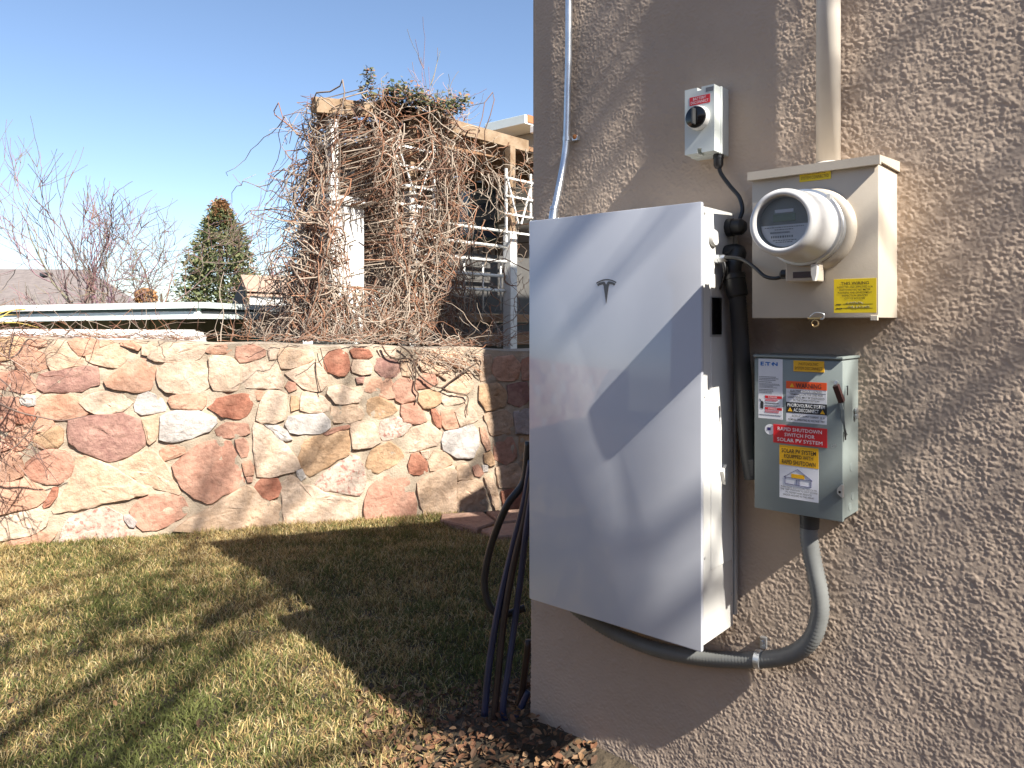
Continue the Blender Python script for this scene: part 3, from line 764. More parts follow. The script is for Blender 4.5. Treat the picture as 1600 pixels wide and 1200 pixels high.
cs = [gB + Vector((0, -0.028, 0)), onX(1135, 402, -0.145), onX(1158, 405, -0.15), onX(1178, 417, -0.165), onX(1194, 431, -0.175), onX(1210, 435, -0.18), onX(1223, 432, -0.18)]
m = MB(); m.tube(spline(cs, 10), 0.0045, 10); o = m.build("sensor_cable", M['black'], smooth=True)
tag(o, "thin black cable sagging from the cabinet side to the meter's base", "cable", "black cables")
m = MB(); m.tube(spline([gB + Vector((0, -0.02, -0.008)), gB + Vector((0.0, -0.024, -0.03)), gB + Vector((0.008, -0.014, -0.055)), gB + Vector((0.014, -0.004, -0.075))], 6), [0.006] * 8 + [0.0025] * 11, 8)
m.build("drip_boot", M['black'], bat, smooth=True)

# ================================================================== meter box with electricity meter
BX, BY0, BY1, BZ0, BZ1 = -0.148, 0.481, 0.768, 1.409, 1.748
mbx = empty("meter_box", (0, 0.62, BZ0), "cream painted metal meter box with sloping lid and yellow labels", "meter box")
m = MB(); m.box(BX, 0.002, BY0, BY1, BZ0, BZ1, 0.0025); body = m.build("case", M['meter_box'], mbx, angle=40)
m = MB(); m.prism([(BX - 0.013, BZ1 - 0.006), (BX - 0.013, BZ1 + 0.014), (0.0, BZ1 + 0.024), (0.0, BZ1 + 0.0005), (BX - 0.002, BZ1 + 0.0005), (BX - 0.002, BZ1 - 0.006)], 1, BY0 - 0.006, BY1 + 0.006); m.build("lid", M['meter_box'], mbx)
m = MB(); m.box(BX - 0.004, BX + 0.004, BY0 + 0.001, BY0 + 0.016, BZ0 - 0.006, BZ0 + 0.005, 0.001); m.build("cover_lip", M['meter_box'], mbx)
lb = Label(mbx, "notice_label", (1249.5, 267.5), (1298.5, 279), BX, M['yellow'], th=0.0015, desc="yellow plate reading PHOTOVOLTAIC SYSTEM CONNECTED")
lb.text("PHOTOVOLTAIC", 0.5, 0.30, 0.66, M['brown_ink'], 0.30); lb.text("SYSTEM CONNECTED", 0.5, 0.70, 0.88, M['brown_ink'], 0.30)
lb = Label(mbx, "inspection_label", (1303, 436.5), (1369.5, 488.5), BX, M['yellow'], desc="yellow city inspection sticker for the wiring")
lb.text("THIS WIRING", 0.5, 0.13, 0.66, M['ink'], 0.085, bold=0.012)
for k, (tx, wf) in enumerate((("INSPECTED AND APPROVED FOR", 0.84), ("PHOTOVOLTAIC NET METER", 0.72), ("PLANNING AND DEVELOPMENT", 0.80), ("INSPECTION SERVICES", 0.60), ("CITY OF BOULDER", 0.48))):
    lb.text(tx, 0.5, 0.245 + k * 0.083, wf, M['ink'], 0.052, bold=0.004)
for fy in (0.74, 0.86):
    lb.patch((0.22, fy), (0.92, fy + 0.006), M['ink'], "rule_line")
lb.lines(1, (0.06, 0.72), (0.19, 0.78), M['ink'], 1); lb.lines(1, (0.06, 0.84), (0.28, 0.90), M['ink'], 2)
def scribble(label, x0, x1, yc_, amp, seed):
    rr = random.Random(seed); pts = []
    for k in range(26):
        f = k / 25; y, z = label.yz(x0 + (x1 - x0) * f + rr.uniform(-0.02, 0.02), yc_ + amp * math.sin(k * 1.9) + rr.uniform(-amp, amp) * 0.4); pts.append(Vector((label.X - label.th - 0.0004, y, z)))
    mm = MB(); mm.tube(spline(pts, 3), 0.00028, 4); return mm.build("handwriting", M['ink_grey'], label.o)
scribble(lb, 0.30, 0.70, 0.70, 0.025, 3); scribble(lb, 0.34, 0.86, 0.825, 0.03, 4)
# hasp and seal ring under the front edge
q = onX(1277, 497, BX)
m = MB(); m.box(BX - 0.010, BX - 0.001, q.y - 0.010, q.y + 0.018, q.z - 0.003, q.z + 0.002, 0.0008); hs = m.build("hasp", M['copper'], mbx)
def wire_ring(c, r, th, ax_u, ax_w, matl, name, parent, n=18):
    pts = [c + (ax_u * math.cos(2 * math.pi * k / n) + ax_w * math.sin(2 * math.pi * k / n)) * r for k in range(n + 1)]
    mm = MB(); mm.tube(pts, th, 6, cap=False); return mm.build(name, matl, parent, smooth=True)
wire_ring(Vector((BX - 0.008, q.y + 0.002, q.z - 0.012)), 0.0075, 0.0018, Vector((0, 1, 0)), Vector((0, 0, 1)), M['copper'], "seal_ring", hs)
m = MB(); m.tube(spline([Vector((BX - 0.009, q.y + 0.015, q.z + 0.001)), Vector((BX - 0.011, q.y + 0.0, q.z + 0.012)), Vector((BX - 0.011, q.y - 0.018, q.z + 0.009)), Vector((BX - 0.009, q.y - 0.016, q.z - 0.002)), Vector((BX - 0.008, q.y - 0.006, q.z - 0.001))], 6), 0.0016, 6); m.build("seal_wire", M['galv'], hs, smooth=True)
# mast pipe above
mp_ = onX(1293, 150, -0.047)
m = MB(); m.tube([Vector((-0.047, 0.621, BZ1 + 0.02)), Vector((-0.047, 0.621, 2.79))], 0.0275, 28); mast = m.build("pipe", M['pvc'], None, smooth=True)
mroot = empty("service_mast_pipe", (-0.047, 0.621, BZ1 + 0.02), "cream painted service pipe rising from the meter box lid", "pipe")
mast.parent = mroot; mast.matrix_parent_inverse = Matrix.Translation(-Vector(mroot.location))
m = MB(); m.lathe((-0.047, 0.621, BZ1 + 0.012), (0, 0, 1), [(0, 0.033), (0.018, 0.033), (0.022, 0.029)], 28); m.build("hub", M['pvc'], mroot, angle=40)
# the meter
MY, MZ = 0.621, 1.611
met = empty("electricity_meter", (BX, MY, MZ), "round white electricity meter projecting from the cream meter box", "meter")
AX = Vector((-1, 0, 0)); mo = Vector((BX, MY, MZ))
m = MB(); m.lathe(mo + Vector((0.001, 0, 0)), AX, [(0, 0.096), (0.006, 0.096), (0.014, 0.091), (0.018, 0.084), (0.018, 0.078)], 48); m.build("socket_ring", M['meter_box'], met, angle=50)
m = MB(); m.lathe(mo, AX, [(0.012, 0.078), (0.050, 0.078)], 48); m.build("collar", M['galv'], met, angle=50)
m = MB(); m.lathe(mo, AX, [(0.050, 0.080), (0.051, 0.085), (0.057, 0.086), (0.060, 0.084), (0.066, 0.086), (0.072, 0.085), (0.073, 0.079)], 48); rg = m.build("sealing_ring", M['galv'], met, angle=40)
m = MB(); m.box(BX - 0.074, BX - 0.050, MY - 0.062, MY - 0.054, MZ + 0.055, MZ + 0.068, 0.001); m.build("ring_clasp", M['bracket'], rg)
mprof = [(0.072, 0.079), (0.08, 0.0795), (0.090, 0.078), (0.15, 0.0735), (0.175, 0.0725), (0.186, 0.071), (0.193, 0.067), (0.196, 0.062), (0.1945, 0.0575), (0.188, 0.055), (0.172, 0.0545)]
m = MB(); m.lathe(mo, AX, mprof, 56); m.build("meter_cover", M['meter_white'], met, angle=60)
m = MB(); m.lathe(mo, AX, [(0.1725, 0.0545), (0.1735, 0.0545)], 40); fc = m.build("face_plate", M['meter_face'], met)
fx = BX - 0.1742
def face_box(y0_, y1_, z0_, z1_, matl, name, lift=0.0, parent=fc):
    mm = MB(); mm.box(fx - 0.0006 - lift, fx + 0.0003, MY + y0_, MY + y1_, MZ + z0_, MZ + z1_); return mm.build(name, matl, parent)
face_box(-0.024, 0.024, 0.003, 0.019, M['lcd'], "display")
face_box(-0.020, 0.020, 0.022, 0.029, M['paper'], "maker_strip")
pl = [(0.050 * math.cos(t_), 0.050 * math.sin(t_)) for t_ in np.linspace(math.pi + 0.06, 2 * math.pi - 0.06, 24)]
mm = MB(); mm.prism([(MY + a_, MZ + b2 - 0.001) for a_, b2 in pl], 0, fx - 0.0005, fx + 0.0003); np_ = mm.build("name_plate", M['paper'], fc)
text_on(np_, "00000", (MY, MZ + 0.011), 0.026, M['ink'], fx - 0.0009, 0.008) if False else None
rr = random.Random(8)
mm = MB()
for k, (zz_, w_) in enumerate(((-0.009, 0.042), (-0.014, 0.02), (-0.037, 0.024), (-0.041, 0.018))):
    y = MY + w_
    while y > MY - w_:
        l_ = rr.uniform(0.002, 0.006); mm.box(fx - 0.0009, fx, y - l_, y, MZ + zz_ - 0.0009, MZ + zz_ + 0.0009); y -= l_ + 0.0014
y = MY + 0.03
while y > MY - 0.012:
    l_ = rr.uniform(0.0006, 0.0016); mm.box(fx - 0.0009, fx, y - l_, y, MZ - 0.022, MZ - 0.0185); y -= l_ + 0.0007
y = MY + 0.028
while y > MY - 0.02:
    l_ = rr.uniform(0.002, 0.004); mm.box(fx - 0.0009, fx, y - l_, y, MZ - 0.0315, MZ - 0.027); y -= l_ + 0.002
mm.build("small_print", M['ink_grey'], fc)
# clear window
gm = bpy.data.materials.new("clear_window"); gm.use_nodes = True; N, L = gm.node_tree.nodes, gm.node_tree.links
tr = N.new("ShaderNodeBsdfTransparent"); gl = N.new("ShaderNodeBsdfGlossy"); gl.inputs["Roughness"].default_value = 0.04; fr = N.new("ShaderNodeFresnel"); fr.inputs[0].default_value = 1.25
mxs = N.new("ShaderNodeMixShader"); L.new(fr.outputs[0], mxs.inputs[0]); L.new(tr.outputs[0], mxs.inputs[1]); L.new(gl.outputs[0], mxs.inputs[2]); L.new(mxs.outputs[0], N["Material Output"].inputs["Surface"])
m = MB(); m.lathe(mo, AX, [(0.186, 0.0552), (0.1875, 0.0552)], 40); m.build("window", gm, met)
# adapter collar below, with latch
q0, q1 = onX(1236, 418, -0.17), onX(1284, 440, -0.17)
m = MB(); m.box(-0.205, -0.155, q1.y, q0.y, q1.z, q0.z + 0.018, 0.003); ad_ = m.build("adapter", M['meter_box'], met)
m = MB(); m.box(-0.2062, -0.2045, q1.y + 0.012, q0.y - 0.018, q1.z + 0.008, q1.z + 0.022); m.build("adapter_label", M['handle'], ad_)
m = MB(); yl = q1.y - 0.002
m.prism([(yl - 0.004, MZ - 0.083), (yl + 0.010, MZ - 0.083), (yl + 0.009, MZ - 0.105), (yl + 0.005, MZ - 0.120), (yl + 0.001, MZ - 0.120), (yl - 0.003, MZ - 0.105)], 0, -0.218, -0.206); m.build("latch", M['meter_white'], ad_)
gland("cable_gland", Vector((-0.18, q0.y - 0.001, (q0.z + q1.z) / 2 + 0.002)), (0, 1, 0), 0.011, 0.022, M['black'], ad_)

# ================================================================== grey disconnect switch box
EX, EY0, EY1, EZ0, EZ1 = -0.121, 0.567, 0.771, 0.946, 1.314
sw = empty("disconnect_switch", (0, 0.67, EZ0), "grey steel disconnect switch box covered in warning labels", "switch")
m = MB(); m.box(EX + 0.004, 0.002, EY0, EY1, EZ0, EZ1, 0.002); m.build("case", M['sw_grey'], sw, angle=40)
m = MB(); m.box(EX, EX + 0.012, EY0 - 0.0025, EY1 + 0.0025, EZ0 - 0.003, EZ1 - 0.004, 0.002); m.build("door", M['sw_grey'], sw, angle=40)
m = MB(); m.box(EX - 0.004, 0.0, EY0 - 0.004, EY1 + 0.004, EZ1 + 0.0002, EZ1 + 0.006, 0.001); m.build("rain_cap", M['sw_grey'], sw)
# side: quadrant plate, slots, lever
sy = EY0 - 0.003
qc = onY(1322, 640, sy)
m = MB(); m.prism([(EX + 0.026 + 0.029 * math.cos(t_), qc.z + 0.058 * math.sin(t_)) for t_ in np.linspace(0, 2 * math.pi, 30, endpoint=False)], 1, sy - 0.004, sy + 0.004); qp = m.build("lever_plate", M['sw_grey'], sw)
for px, py in ((1324, 610), (1321, 680)):
    c_ = onY(px, py, sy - 0.004); m = MB(); m.box(c_.x - 0.003, c_.x + 0.003, sy - 0.0052, sy - 0.003, c_.z - 0.011, c_.z + 0.011, 0.0008); m.build("slot", M['black'], qp)
for px, py in ((1337, 642), (1337, 650)):
    c_ = onY(px, py, sy); m = MB(); m.lathe(c_, (0, -1, 0), [(0, 0.008), (0.004, 0.008), (0.005, 0.005)], 12); m.build("rivet", M['galv'], sw, angle=40)
for px, py in ((1328, 792), (1332, 775), (1330, 730)):
    c_ = onY(px, py, sy + 0.003); m = MB(); m.lathe(c_, (0, -1, 0), [(0, 0.010), (0.0008, 0.010), (0.001, 0.008)], 14); m.build("knockout", M['sw_grey'], sw)
la, lc_ = onX(1306, 602, EX - 0.02), onX(1313, 625, EX - 0.012)
m = MB(); m.bar(la, lc_ + Vector((0.004, -0.002, -0.004)), 0.012, 0.014, Vector((1, 0, 0))); lv = m.build("lever_grip", M['handle'], sw)
m = MB(); m.bar(la + Vector((-0.002, 0.0005, 0.003)), la + Vector((-0.001, -0.003, 0.010)), 0.007, 0.008, Vector((1, 0, 0))); m.build("grip_tip", M['galv'], lv)
m = MB(); m.bar(lc_, onY(1316, 640, sy - 0.002), 0.006, 0.005, Vector((1, 0, 0))); m.build("lever_arm", M['sw_grey'], lv)
c_ = onX(1312, 768, EX - 0.006)
m = MB(); m.prism([(c_.y - 0.006, c_.z - 0.012), (c_.y + 0.004, c_.z - 0.004), (c_.y + 0.004, c_.z + 0.006), (c_.y - 0.003, c_.z + 0.016), (c_.y - 0.008, c_.z + 0.016), (c_.y - 0.008, c_.z - 0.012)], 0, EX - 0.012, EX - 0.001); lt = m.build("hasp", M['galv'], sw)
m = MB(); m.lathe(Vector((EX - 0.0115, c_.y - 0.002, c_.z)), AX, [(0, 0.003), (0.0012, 0.003)], 10); m.build("hasp_hole", M['black'], lt)
text_on(sw, "ON", (onX(1302, 597, EX).y, onX(1302, 597, EX).z), 0.011, M['bracket'], EX - 0.0006, 0.008, name="embossed_on")
text_on(sw, "OFF", (onX(1303, 697, EX).y, onX(1303, 697, EX).z), 0.013, M['bracket'], EX - 0.0006, 0.008, rot=0.35, name="embossed_off")
# labels
lb = Label(sw, "maker_label", (1185, 560), (1223, 656), EX, M['paper'], desc="white maker's instruction label with blue brand name")
lb.text("E T N", 0.45, 0.085, 0.70, M['blue_ink'], 0.062, bold=0.03)
y_, z_ = lb.yz(0.32, 0.085); m = MB(); m.lathe(Vector((EX - 0.0004, y_, z_ + 0.003)), AX, [(0, 0.0013), (0.0009, 0.0013)], 10); m.lathe(Vector((EX - 0.0004, y_ + 0.0012, z_ - 0.003)), AX, [(0, 0.0013), (0.0009, 0.0013)], 10)
y_, z_ = lb.yz(0.575, 0.085); m.lathe(Vector((EX - 0.0004, y_, z_)), AX, [(0, 0.0019), (0.0009, 0.0019)], 12); m.build("brand_dots", M['blue_ink'], lb.o)
for k, (f0, f1, n_) in enumerate((((0.04, 0.29), (0.86, 0.37), 3), ((0.04, 0.375), (0.55, 0.405), 1), ((0.04, 0.41), (0.9, 0.49), 4), ((0.04, 0.505), (0.75, 0.58), 3))): lb.lines(n_, f0, f1, M['ink_grey'], 30 + k)
lb.patch((0.28, 0.615), (0.97, 0.66), M['red'], "danger_band"); lb.patch((0.28, 0.81), (0.97, 0.85), M['red'], "danger_band")
lb.text("DANGER", 0.6, 0.637, 0.36, M['white_ink'], 0.026); lb.text("DANGER", 0.6, 0.83, 0.36, M['white_ink'], 0.026)
lb.lines(2, (0.30, 0.67), (0.9, 0.71), M['red'], 41); lb.lines(1, (0.28, 0.725), (0.97, 0.75), M['ink'], 42); lb.lines(2, (0.28, 0.765), (0.92, 0.80), M['ink_grey'], 43); lb.lines(2, (0.28, 0.86), (0.95, 0.90), M['red'], 44); lb.lines(1, (0.05, 0.925), (0.97, 0.95), M['ink_grey'], 45)
y_, z_ = lb.yz(0.14, 0.76); m = MB(); m.bar((EX - 0.0008, y_ + 0.005, z_ + 0.012), (EX - 0.0008, y_ - 0.001, z_ + 0.002), 0.0004, 0.0016, Vector((0, 1, 0))); m.prism([(y_ + 0.003, z_ - 0.010), (y_ - 0.004, z_ - 0.012), (y_ - 0.005, z_ + 0.004), (y_ - 0.001, z_ + 0.008), (y_ + 0.003, z_ + 0.002)], 0, EX - 0.0010, EX - 0.0004); m.build("shock_pictogram", M['ink'], lb.o)
lb = Label(sw, "notice_label", (1240, 563), (1288, 582), EX, M['amber'], th=0.0015, desc="amber plate reading PHOTOVOLTAIC SYSTEM DISCONNECT")
lb.text("PHOTOVOLTAIC", 0.5, 0.30, 0.64, M['brown_ink'], 0.27); lb.text("SYSTEM DISCONNECT", 0.5, 0.70, 0.90, M['brown_ink'], 0.27)
lb = Label(sw, "warning_label", (1228.5, 595), (1292, 664), EX, M['paper'], desc="white warning label with orange header and black photovoltaic band")
lb.patch((0, 0), (1, 0.185), M['redwarn'], "header_band"); lb.text("WARNING", 0.56, 0.10, 0.62, M['ink'], 0.115, bold=0.01, lift=0.0009)
def tri(label, fx_, fy_, s, matl, name, lift):
    y, z = label.yz(fx_, fy_); mm = MB(); mm.prism([(y - s, z - s * 0.8), (y + s, z - s * 0.8), (y, z + s * 0.9)], 0, label.X - label.th - lift, label.X - label.th * 0.5); return mm.build(name, matl, label.o)
tri(lb, 0.15, 0.10, 0.0055, M['amber'], "warning_triangle", 0.0007)
for tx, fy, wf in (("ELECTRIC SHOCK HAZARD", 0.235, 0.78), ("TERMINALS ON THE LINE AND", 0.315, 0.82), ("LOAD SIDES MAY BE ENERGIZED", 0.39, 0.90), ("IN THE OPEN POSITION", 0.46, 0.64)): lb.text(tx, 0.5, fy, wf, M['ink'], 0.05, bold=0.004)
lb.patch((0.02, 0.268), (0.98, 0.273), M['ink'], "rule_line")
lb.patch((0, 0.515), (1, 0.775), M['ink'], "black_band")
lb.text("PHOTOVOLTAIC SYSTEM", 0.5, 0.585, 0.92, M['white_ink'], 0.085, bold=0.012, lift=0.0009); lb.text("AC DISCONNECT", 0.5, 0.70, 0.62, M['white_ink'], 0.085, bold=0.012, lift=0.0009)
tri(lb, 0.10, 0.695, 0.0055, M['amber'], "warning_triangle", 0.0007); tri(lb, 0.90, 0.705, 0.0055, M['amber'], "warning_triangle", 0.0007)
lb.text("RATED AC OUTPUT CURRENT  32  A", 0.55, 0.845, 0.80, M['ink'], 0.05, bold=0.004); lb.text("NOMINAL OPERATING AC VOLTAGE  240V", 0.5, 0.935, 0.90, M['ink'], 0.05, bold=0.004)
y_, z_ = onX(1203, 671, EX).yz
m = MB(); m.lathe(Vector((EX - 0.0001, y_, z_)), AX, [(0, 0.0125), (0.0006, 0.0125)], 24); rs_ = m.build("round_sticker", M['paper'], sw)
m = MB(); m.box(EX - 0.0011, EX - 0.0005, y_ - 0.002, y_ + 0.006, z_ - 0.002, z_ + 0.005); m.build("sticker_mark", M['purple_ink'], rs_)
lb = Label(sw, "shutdown_label", (1208.5, 662.5), (1292.5, 700), EX - 0.0007, M['red'], th=0.0015, desc="red plate reading RAPID SHUTDOWN SWITCH FOR SOLAR PV SYSTEM")
for tx, fy, wf in (("RAPID SHUTDOWN", 0.21, 0.82), ("SWITCH FOR", 0.50, 0.56), ("SOLAR PV SYSTEM", 0.79, 0.84)): lb.text(tx, 0.5, fy, wf, M['white_ink'], 0.19)
lb = Label(sw, "equipped_label", (1218, 694.5), (1279, 786), EX, M['paper'], desc="white and amber label reading SOLAR PV SYSTEM EQUIPPED WITH RAPID SHUTDOWN")
lb.patch((0, 0), (1, 0.375), M['amber'], "amber_band")
for tx, fy, wf in (("SOLAR PV SYSTEM", 0.10, 0.88), ("EQUIPPED WITH", 0.205, 0.74), ("RAPID SHUTDOWN", 0.31, 0.86)): lb.text(tx, 0.5, fy, wf, M['ink'], 0.082, bold=0.01, lift=0.0009)
Y = lambda fx_, fy_: Vector((lb.X - lb.th - 0.0004, *lb.yz(fx_, fy_)))
m = MB()
for A_, B_ in (((0.12, 0.60), (0.47, 0.43)), ((0.47, 0.43), (0.85, 0.61)), ((0.12, 0.60), (0.85, 0.61)), ((0.15, 0.60), (0.15, 0.72)), ((0.15, 0.72), (0.82, 0.735)), ((0.82, 0.735), (0.82, 0.61)), ((0.45, 0.63), (0.45, 0.725)), ((0.52, 0.63), (0.52, 0.725)), ((0.45, 0.63), (0.52, 0.63))): m.bar(Y(*A_), Y(*B_), 0.0005, 0.0007, Vector((1, 0, 0)))
m.build("house_pictogram", M['purple_ink'], lb.o)
lb.patch((0.31, 0.525), (0.65, 0.60), M['amber'], "solar_patch")
for tx, fy, wf in (("TURN RAPID SHUTDOWN SWITCH TO", 0.785, 0.92), ("THE \"OFF\" POSITION TO SHUT DOWN", 0.83, 0.94), ("PV SYSTEM AND REDUCE", 0.88, 0.66), ("SHOCK HAZARD IN THE ARRAY", 0.93, 0.80)): lb.text(tx, 0.5, fy, wf, M['ink'], 0.033)

# ================================================================== garden hose hanging round the corner
M['hose_dark'] = mat("hose_dark", (0.018, 0.015, 0.014), 0.42, var=0.2, scale=12)
M['hose_brown'] = mat("hose_brown", (0.035, 0.020, 0.015), 0.45, var=0.2, scale=12)
M['hose_blue'] = mat("hose_blue", (0.02, 0.025, 0.06), 0.4, var=0.15, scale=12)
def hose(name, pts, r, m_, label):
    P = [onY(x, y, Y_) for x, y, Y_ in pts]
    P = [Vector((p.x, p.y, max(p.z, 0.03))) for p in P]
    b2 = MB(); b2.tube(spline(P, 10), r, 10)
    return tag(b2.build(name, m_, smooth=True), label, "hose", "garden hose lengths hung at the house corner")
hose("garden_hose", [(826, 690, 1.66), (818, 752, 1.68), (792, 790, 1.72), (768, 850, 1.78), (757, 905, 1.80), (764, 945, 1.78), (785, 960, 1.74), (820, 950, 1.68)], 0.013, M['hose_dark'], "black hose loop bulging farthest out from the house corner")
hose("garden_hose", [(830, 720, 1.64), (818, 790, 1.66), (800, 860, 1.70), (779, 950, 1.72), (764, 1040, 1.73), (757, 1118, 1.73)], 0.012, M['hose_blue'], "dark hose strand ending in a blue tip near the mulch")
hose("garden_hose", [(832, 740, 1.63), (820, 810, 1.65), (803, 880, 1.68), (787, 970, 1.70), (778, 1060, 1.70), (772, 1140, 1.70), (790, 1158, 1.68), (812, 1100, 1.66), (826, 1000, 1.64)], 0.012, M['hose_brown'], "brown hose strand looping lowest down to the leaf litter")
hose("garden_hose", [(834, 750, 1.62), (822, 830, 1.63), (814, 900, 1.65), (806, 960, 1.67), (795, 1040, 1.67), (786, 1110, 1.67), (800, 1130, 1.66), (826, 1080, 1.63)], 0.011, M['hose_blue'], "blue black hose strand hanging between the brown strand and the wall")

# ================================================================== grass
def grass(n, seed, zone, name, label, lmin=0.020, lmax=0.054, wid=0.0020):
    r = np.random.default_rng(seed); pts = []
    u0, u1, v0, v1 = zone
    u = r.uniform(u0, u1, n); v = r.uniform(v0, v1, n)
    base = np.array(SA)[None] + np.outer(u, np.array(SU)) + np.outer(v, np.array(SN))
    rel = base - np.array(EYE)[None]; zd = rel @ np.array(FWD); lx = rel @ np.array(RGT)
    px = CX + FPX * lx / np.maximum(zd, 0.05)
    keep = (zd > 1.7) & (px > -520) & (px < 900)
    keep &= ~((base[:, 0] > -0.02) & (base[:, 1] < WC + 0.05))
    # thin, leafy ground beside the house
    dh = np.where(base[:, 1] < WC, -base[:, 0], np.hypot(np.minimum(base[:, 0], 0), base[:, 1] - WC))
    keep &= r.uniform(0, 1, n) < np.clip((dh - 0.10) / 0.45, 0.06, 1)
    pa = onZ(690, 806, 0); pb = onZ(830, 800, 0)
    fl = (base[:, 0] > pa.x + 0.12) & (base[:, 1] < 4.1) & ((base - np.array(SA)) @ np.array(SN) < 0.26)
    keep &= ~fl
    base = base[keep]; n = len(base)
    gx, gy = base[:, 0], base[:, 1]
    base[:, 2] = 0.012 * np.sin(2.1 * gx + 0.4) * np.cos(1.7 * gy) + 0.008 * np.sin(5.3 * gy + gx * 3) - 0.004
    # patch fields: tufts and dormant patches
    def field(s, f):
        rr = np.random.default_rng(s); o = np.zeros(n)
        for _ in range(9):
            a = rr.uniform(0, 2 * math.pi); k = f * rr.uniform(0.6, 1.6); o += np.sin((gx * math.cos(a) + gy * math.sin(a)) * k + rr.uniform(0, 6.3))
        return o / 3
    f1 = field(1, 5.0); f2 = field(2, 14.0); f3 = field(3, 30.0)
    Ln = r.uniform(lmin, lmax, n) * (1 + 0.25 * f3)
    az = r.uniform(0, 2 * math.pi, n) + 0.5 * f2; lean = np.clip(r.normal(1.05, 0.42, n), 0.1, 1.7)
    d = np.stack([np.cos(az), np.sin(az), np.zeros(n)], -1); up = np.array([0, 0, 1.0])
    p1 = base + (d * np.sin(lean * 0.55)[:, None] + up * np.cos(lean * 0.55)[:, None]) * (Ln * 0.55)[:, None]
    p2 = p1 + (d * np.sin(lean * 1.25)[:, None] + up * np.cos(lean * 1.25)[:, None]) * (Ln * 0.5)[:, None]
    saz = r.uniform(0, 2 * math.pi, n); sd = np.stack([np.cos(saz), np.sin(saz), np.zeros(n)], -1) * (wid * r.uniform(0.6, 1.3, n))[:, None]
    V = np.stack([base - sd, base + sd, p1 - sd * 0.8, p1 + sd * 0.8, p2], 1)
    q = np.arange(n)[:, None] * 5
    T = np.concatenate([q + [0, 1, 3], q + [0, 3, 2], q + [2, 3, 4]], 1).reshape(-1, 3)
    straw = np.array([0.49, 0.36, 0.155]); pale = np.array([0.58, 0.47, 0.26]); green = np.array([0.15, 0.165, 0.05]); brown = np.array([0.22, 0.125, 0.06])
    g_ = np.clip(0.40 + 0.22 * f1 + 0.16 * f2 + r.normal(0, 0.25, n), 0, 1)
    near = np.clip((2.6 - (base - np.array(SA)) @ np.array(SN)) / 2.6, 0, 1)
    g_ = np.clip(g_ + 0.14 - 0.22 * near, 0, 1)
    k = r.uniform(0, 1, n)
    C = np.where((k < g_)[:, None], green, np.where((k < g_ + (1 - g_) * 0.62)[:, None], straw, np.where((k < g_ + (1 - g_) * 0.85)[:, None], pale, brown)))
    C = C * r.uniform(0.75, 1.2, n)[:, None]
    C = np.repeat(C[:, None, :], 5, 1); C[:, :2] = C[:, :2] * 0.3 + np.array([0.028, 0.019, 0.009]); C = C.reshape(-1, 3)  # brown thatch at the roots, coloured darker to deepen the lawn's shade
    me = bpy.data.meshes.new(name); Vf = V.reshape(-1, 3).astype(np.float32)
    me.vertices.add(len(Vf)); me.vertices.foreach_set("co", Vf.ravel())
    me.loops.add(T.size); me.loops.foreach_set("vertex_index", T.astype(np.int32).ravel())
    me.polygons.add(len(T)); me.polygons.foreach_set("loop_start", np.arange(0, T.size, 3, dtype=np.int32)); me.polygons.foreach_set("loop_total", np.full(len(T), 3, dtype=np.int32))
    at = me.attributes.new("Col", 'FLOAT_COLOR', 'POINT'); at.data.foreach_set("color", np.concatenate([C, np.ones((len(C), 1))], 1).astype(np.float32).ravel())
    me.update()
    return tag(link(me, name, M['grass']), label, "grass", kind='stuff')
M['grass'] = vmat("grass_blade", 0.7, trans=0.25, spec=0.25)
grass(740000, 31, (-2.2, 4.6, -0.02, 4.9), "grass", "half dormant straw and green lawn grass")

# leaf litter beside the house corner
M['leaf'] = vmat("dead_leaf", 0.8, trans=0.15)
m = MB(); rl = random.Random(4)
for k in range(2100):
    if k < 1750:
        a_ = onZ(rl.uniform(560, 930), rl.uniform(1060, 1240), 0.02); p = Vector((a_.x, a_.y, 0))
        if p.x > -0.02 and p.y < WC: continue
    else:
        p = stone_pt(rl.uniform(-0.6, 3.8), 0, rl.uniform(0.1, 4.2))
        if rl.random() < 0.6: continue
    p.z = ground_z(p.x, p.y) + rl.uniform(0.004, 0.045 if k >= 1750 else 0.025)
    s = rl.uniform(0.006, 0.019); e = Matrix.Rotation(rl.uniform(0, 6.3), 3, 'Z') @ Matrix.Rotation(rl.uniform(-0.7, 0.7), 3, 'X') @ Matrix.Rotation(rl.uniform(-0.7, 0.7), 3, 'Y')
    sh = [(-1, 0, 0), (-0.4, 0.5, 0.2), (0.4, 0.42, 0.2), (1, 0, 0.1), (0.4, -0.45, 0.25), (-0.4, -0.5, 0.2)]
    c = rl.choice([(0.16, 0.075, 0.04), (0.21, 0.12, 0.06), (0.09, 0.05, 0.03), (0.26, 0.16, 0.09), (0.06, 0.04, 0.025)])
    m.add([p + e @ (Vector(q) * s) for q in sh], [(0, 1, 2, 3), (0, 3, 4, 5)], c)
tag(m.build("leaf_litter", M['leaf']), "dry brown leaves scattered on the mulch by the house corner", "leaves", kind='stuff')

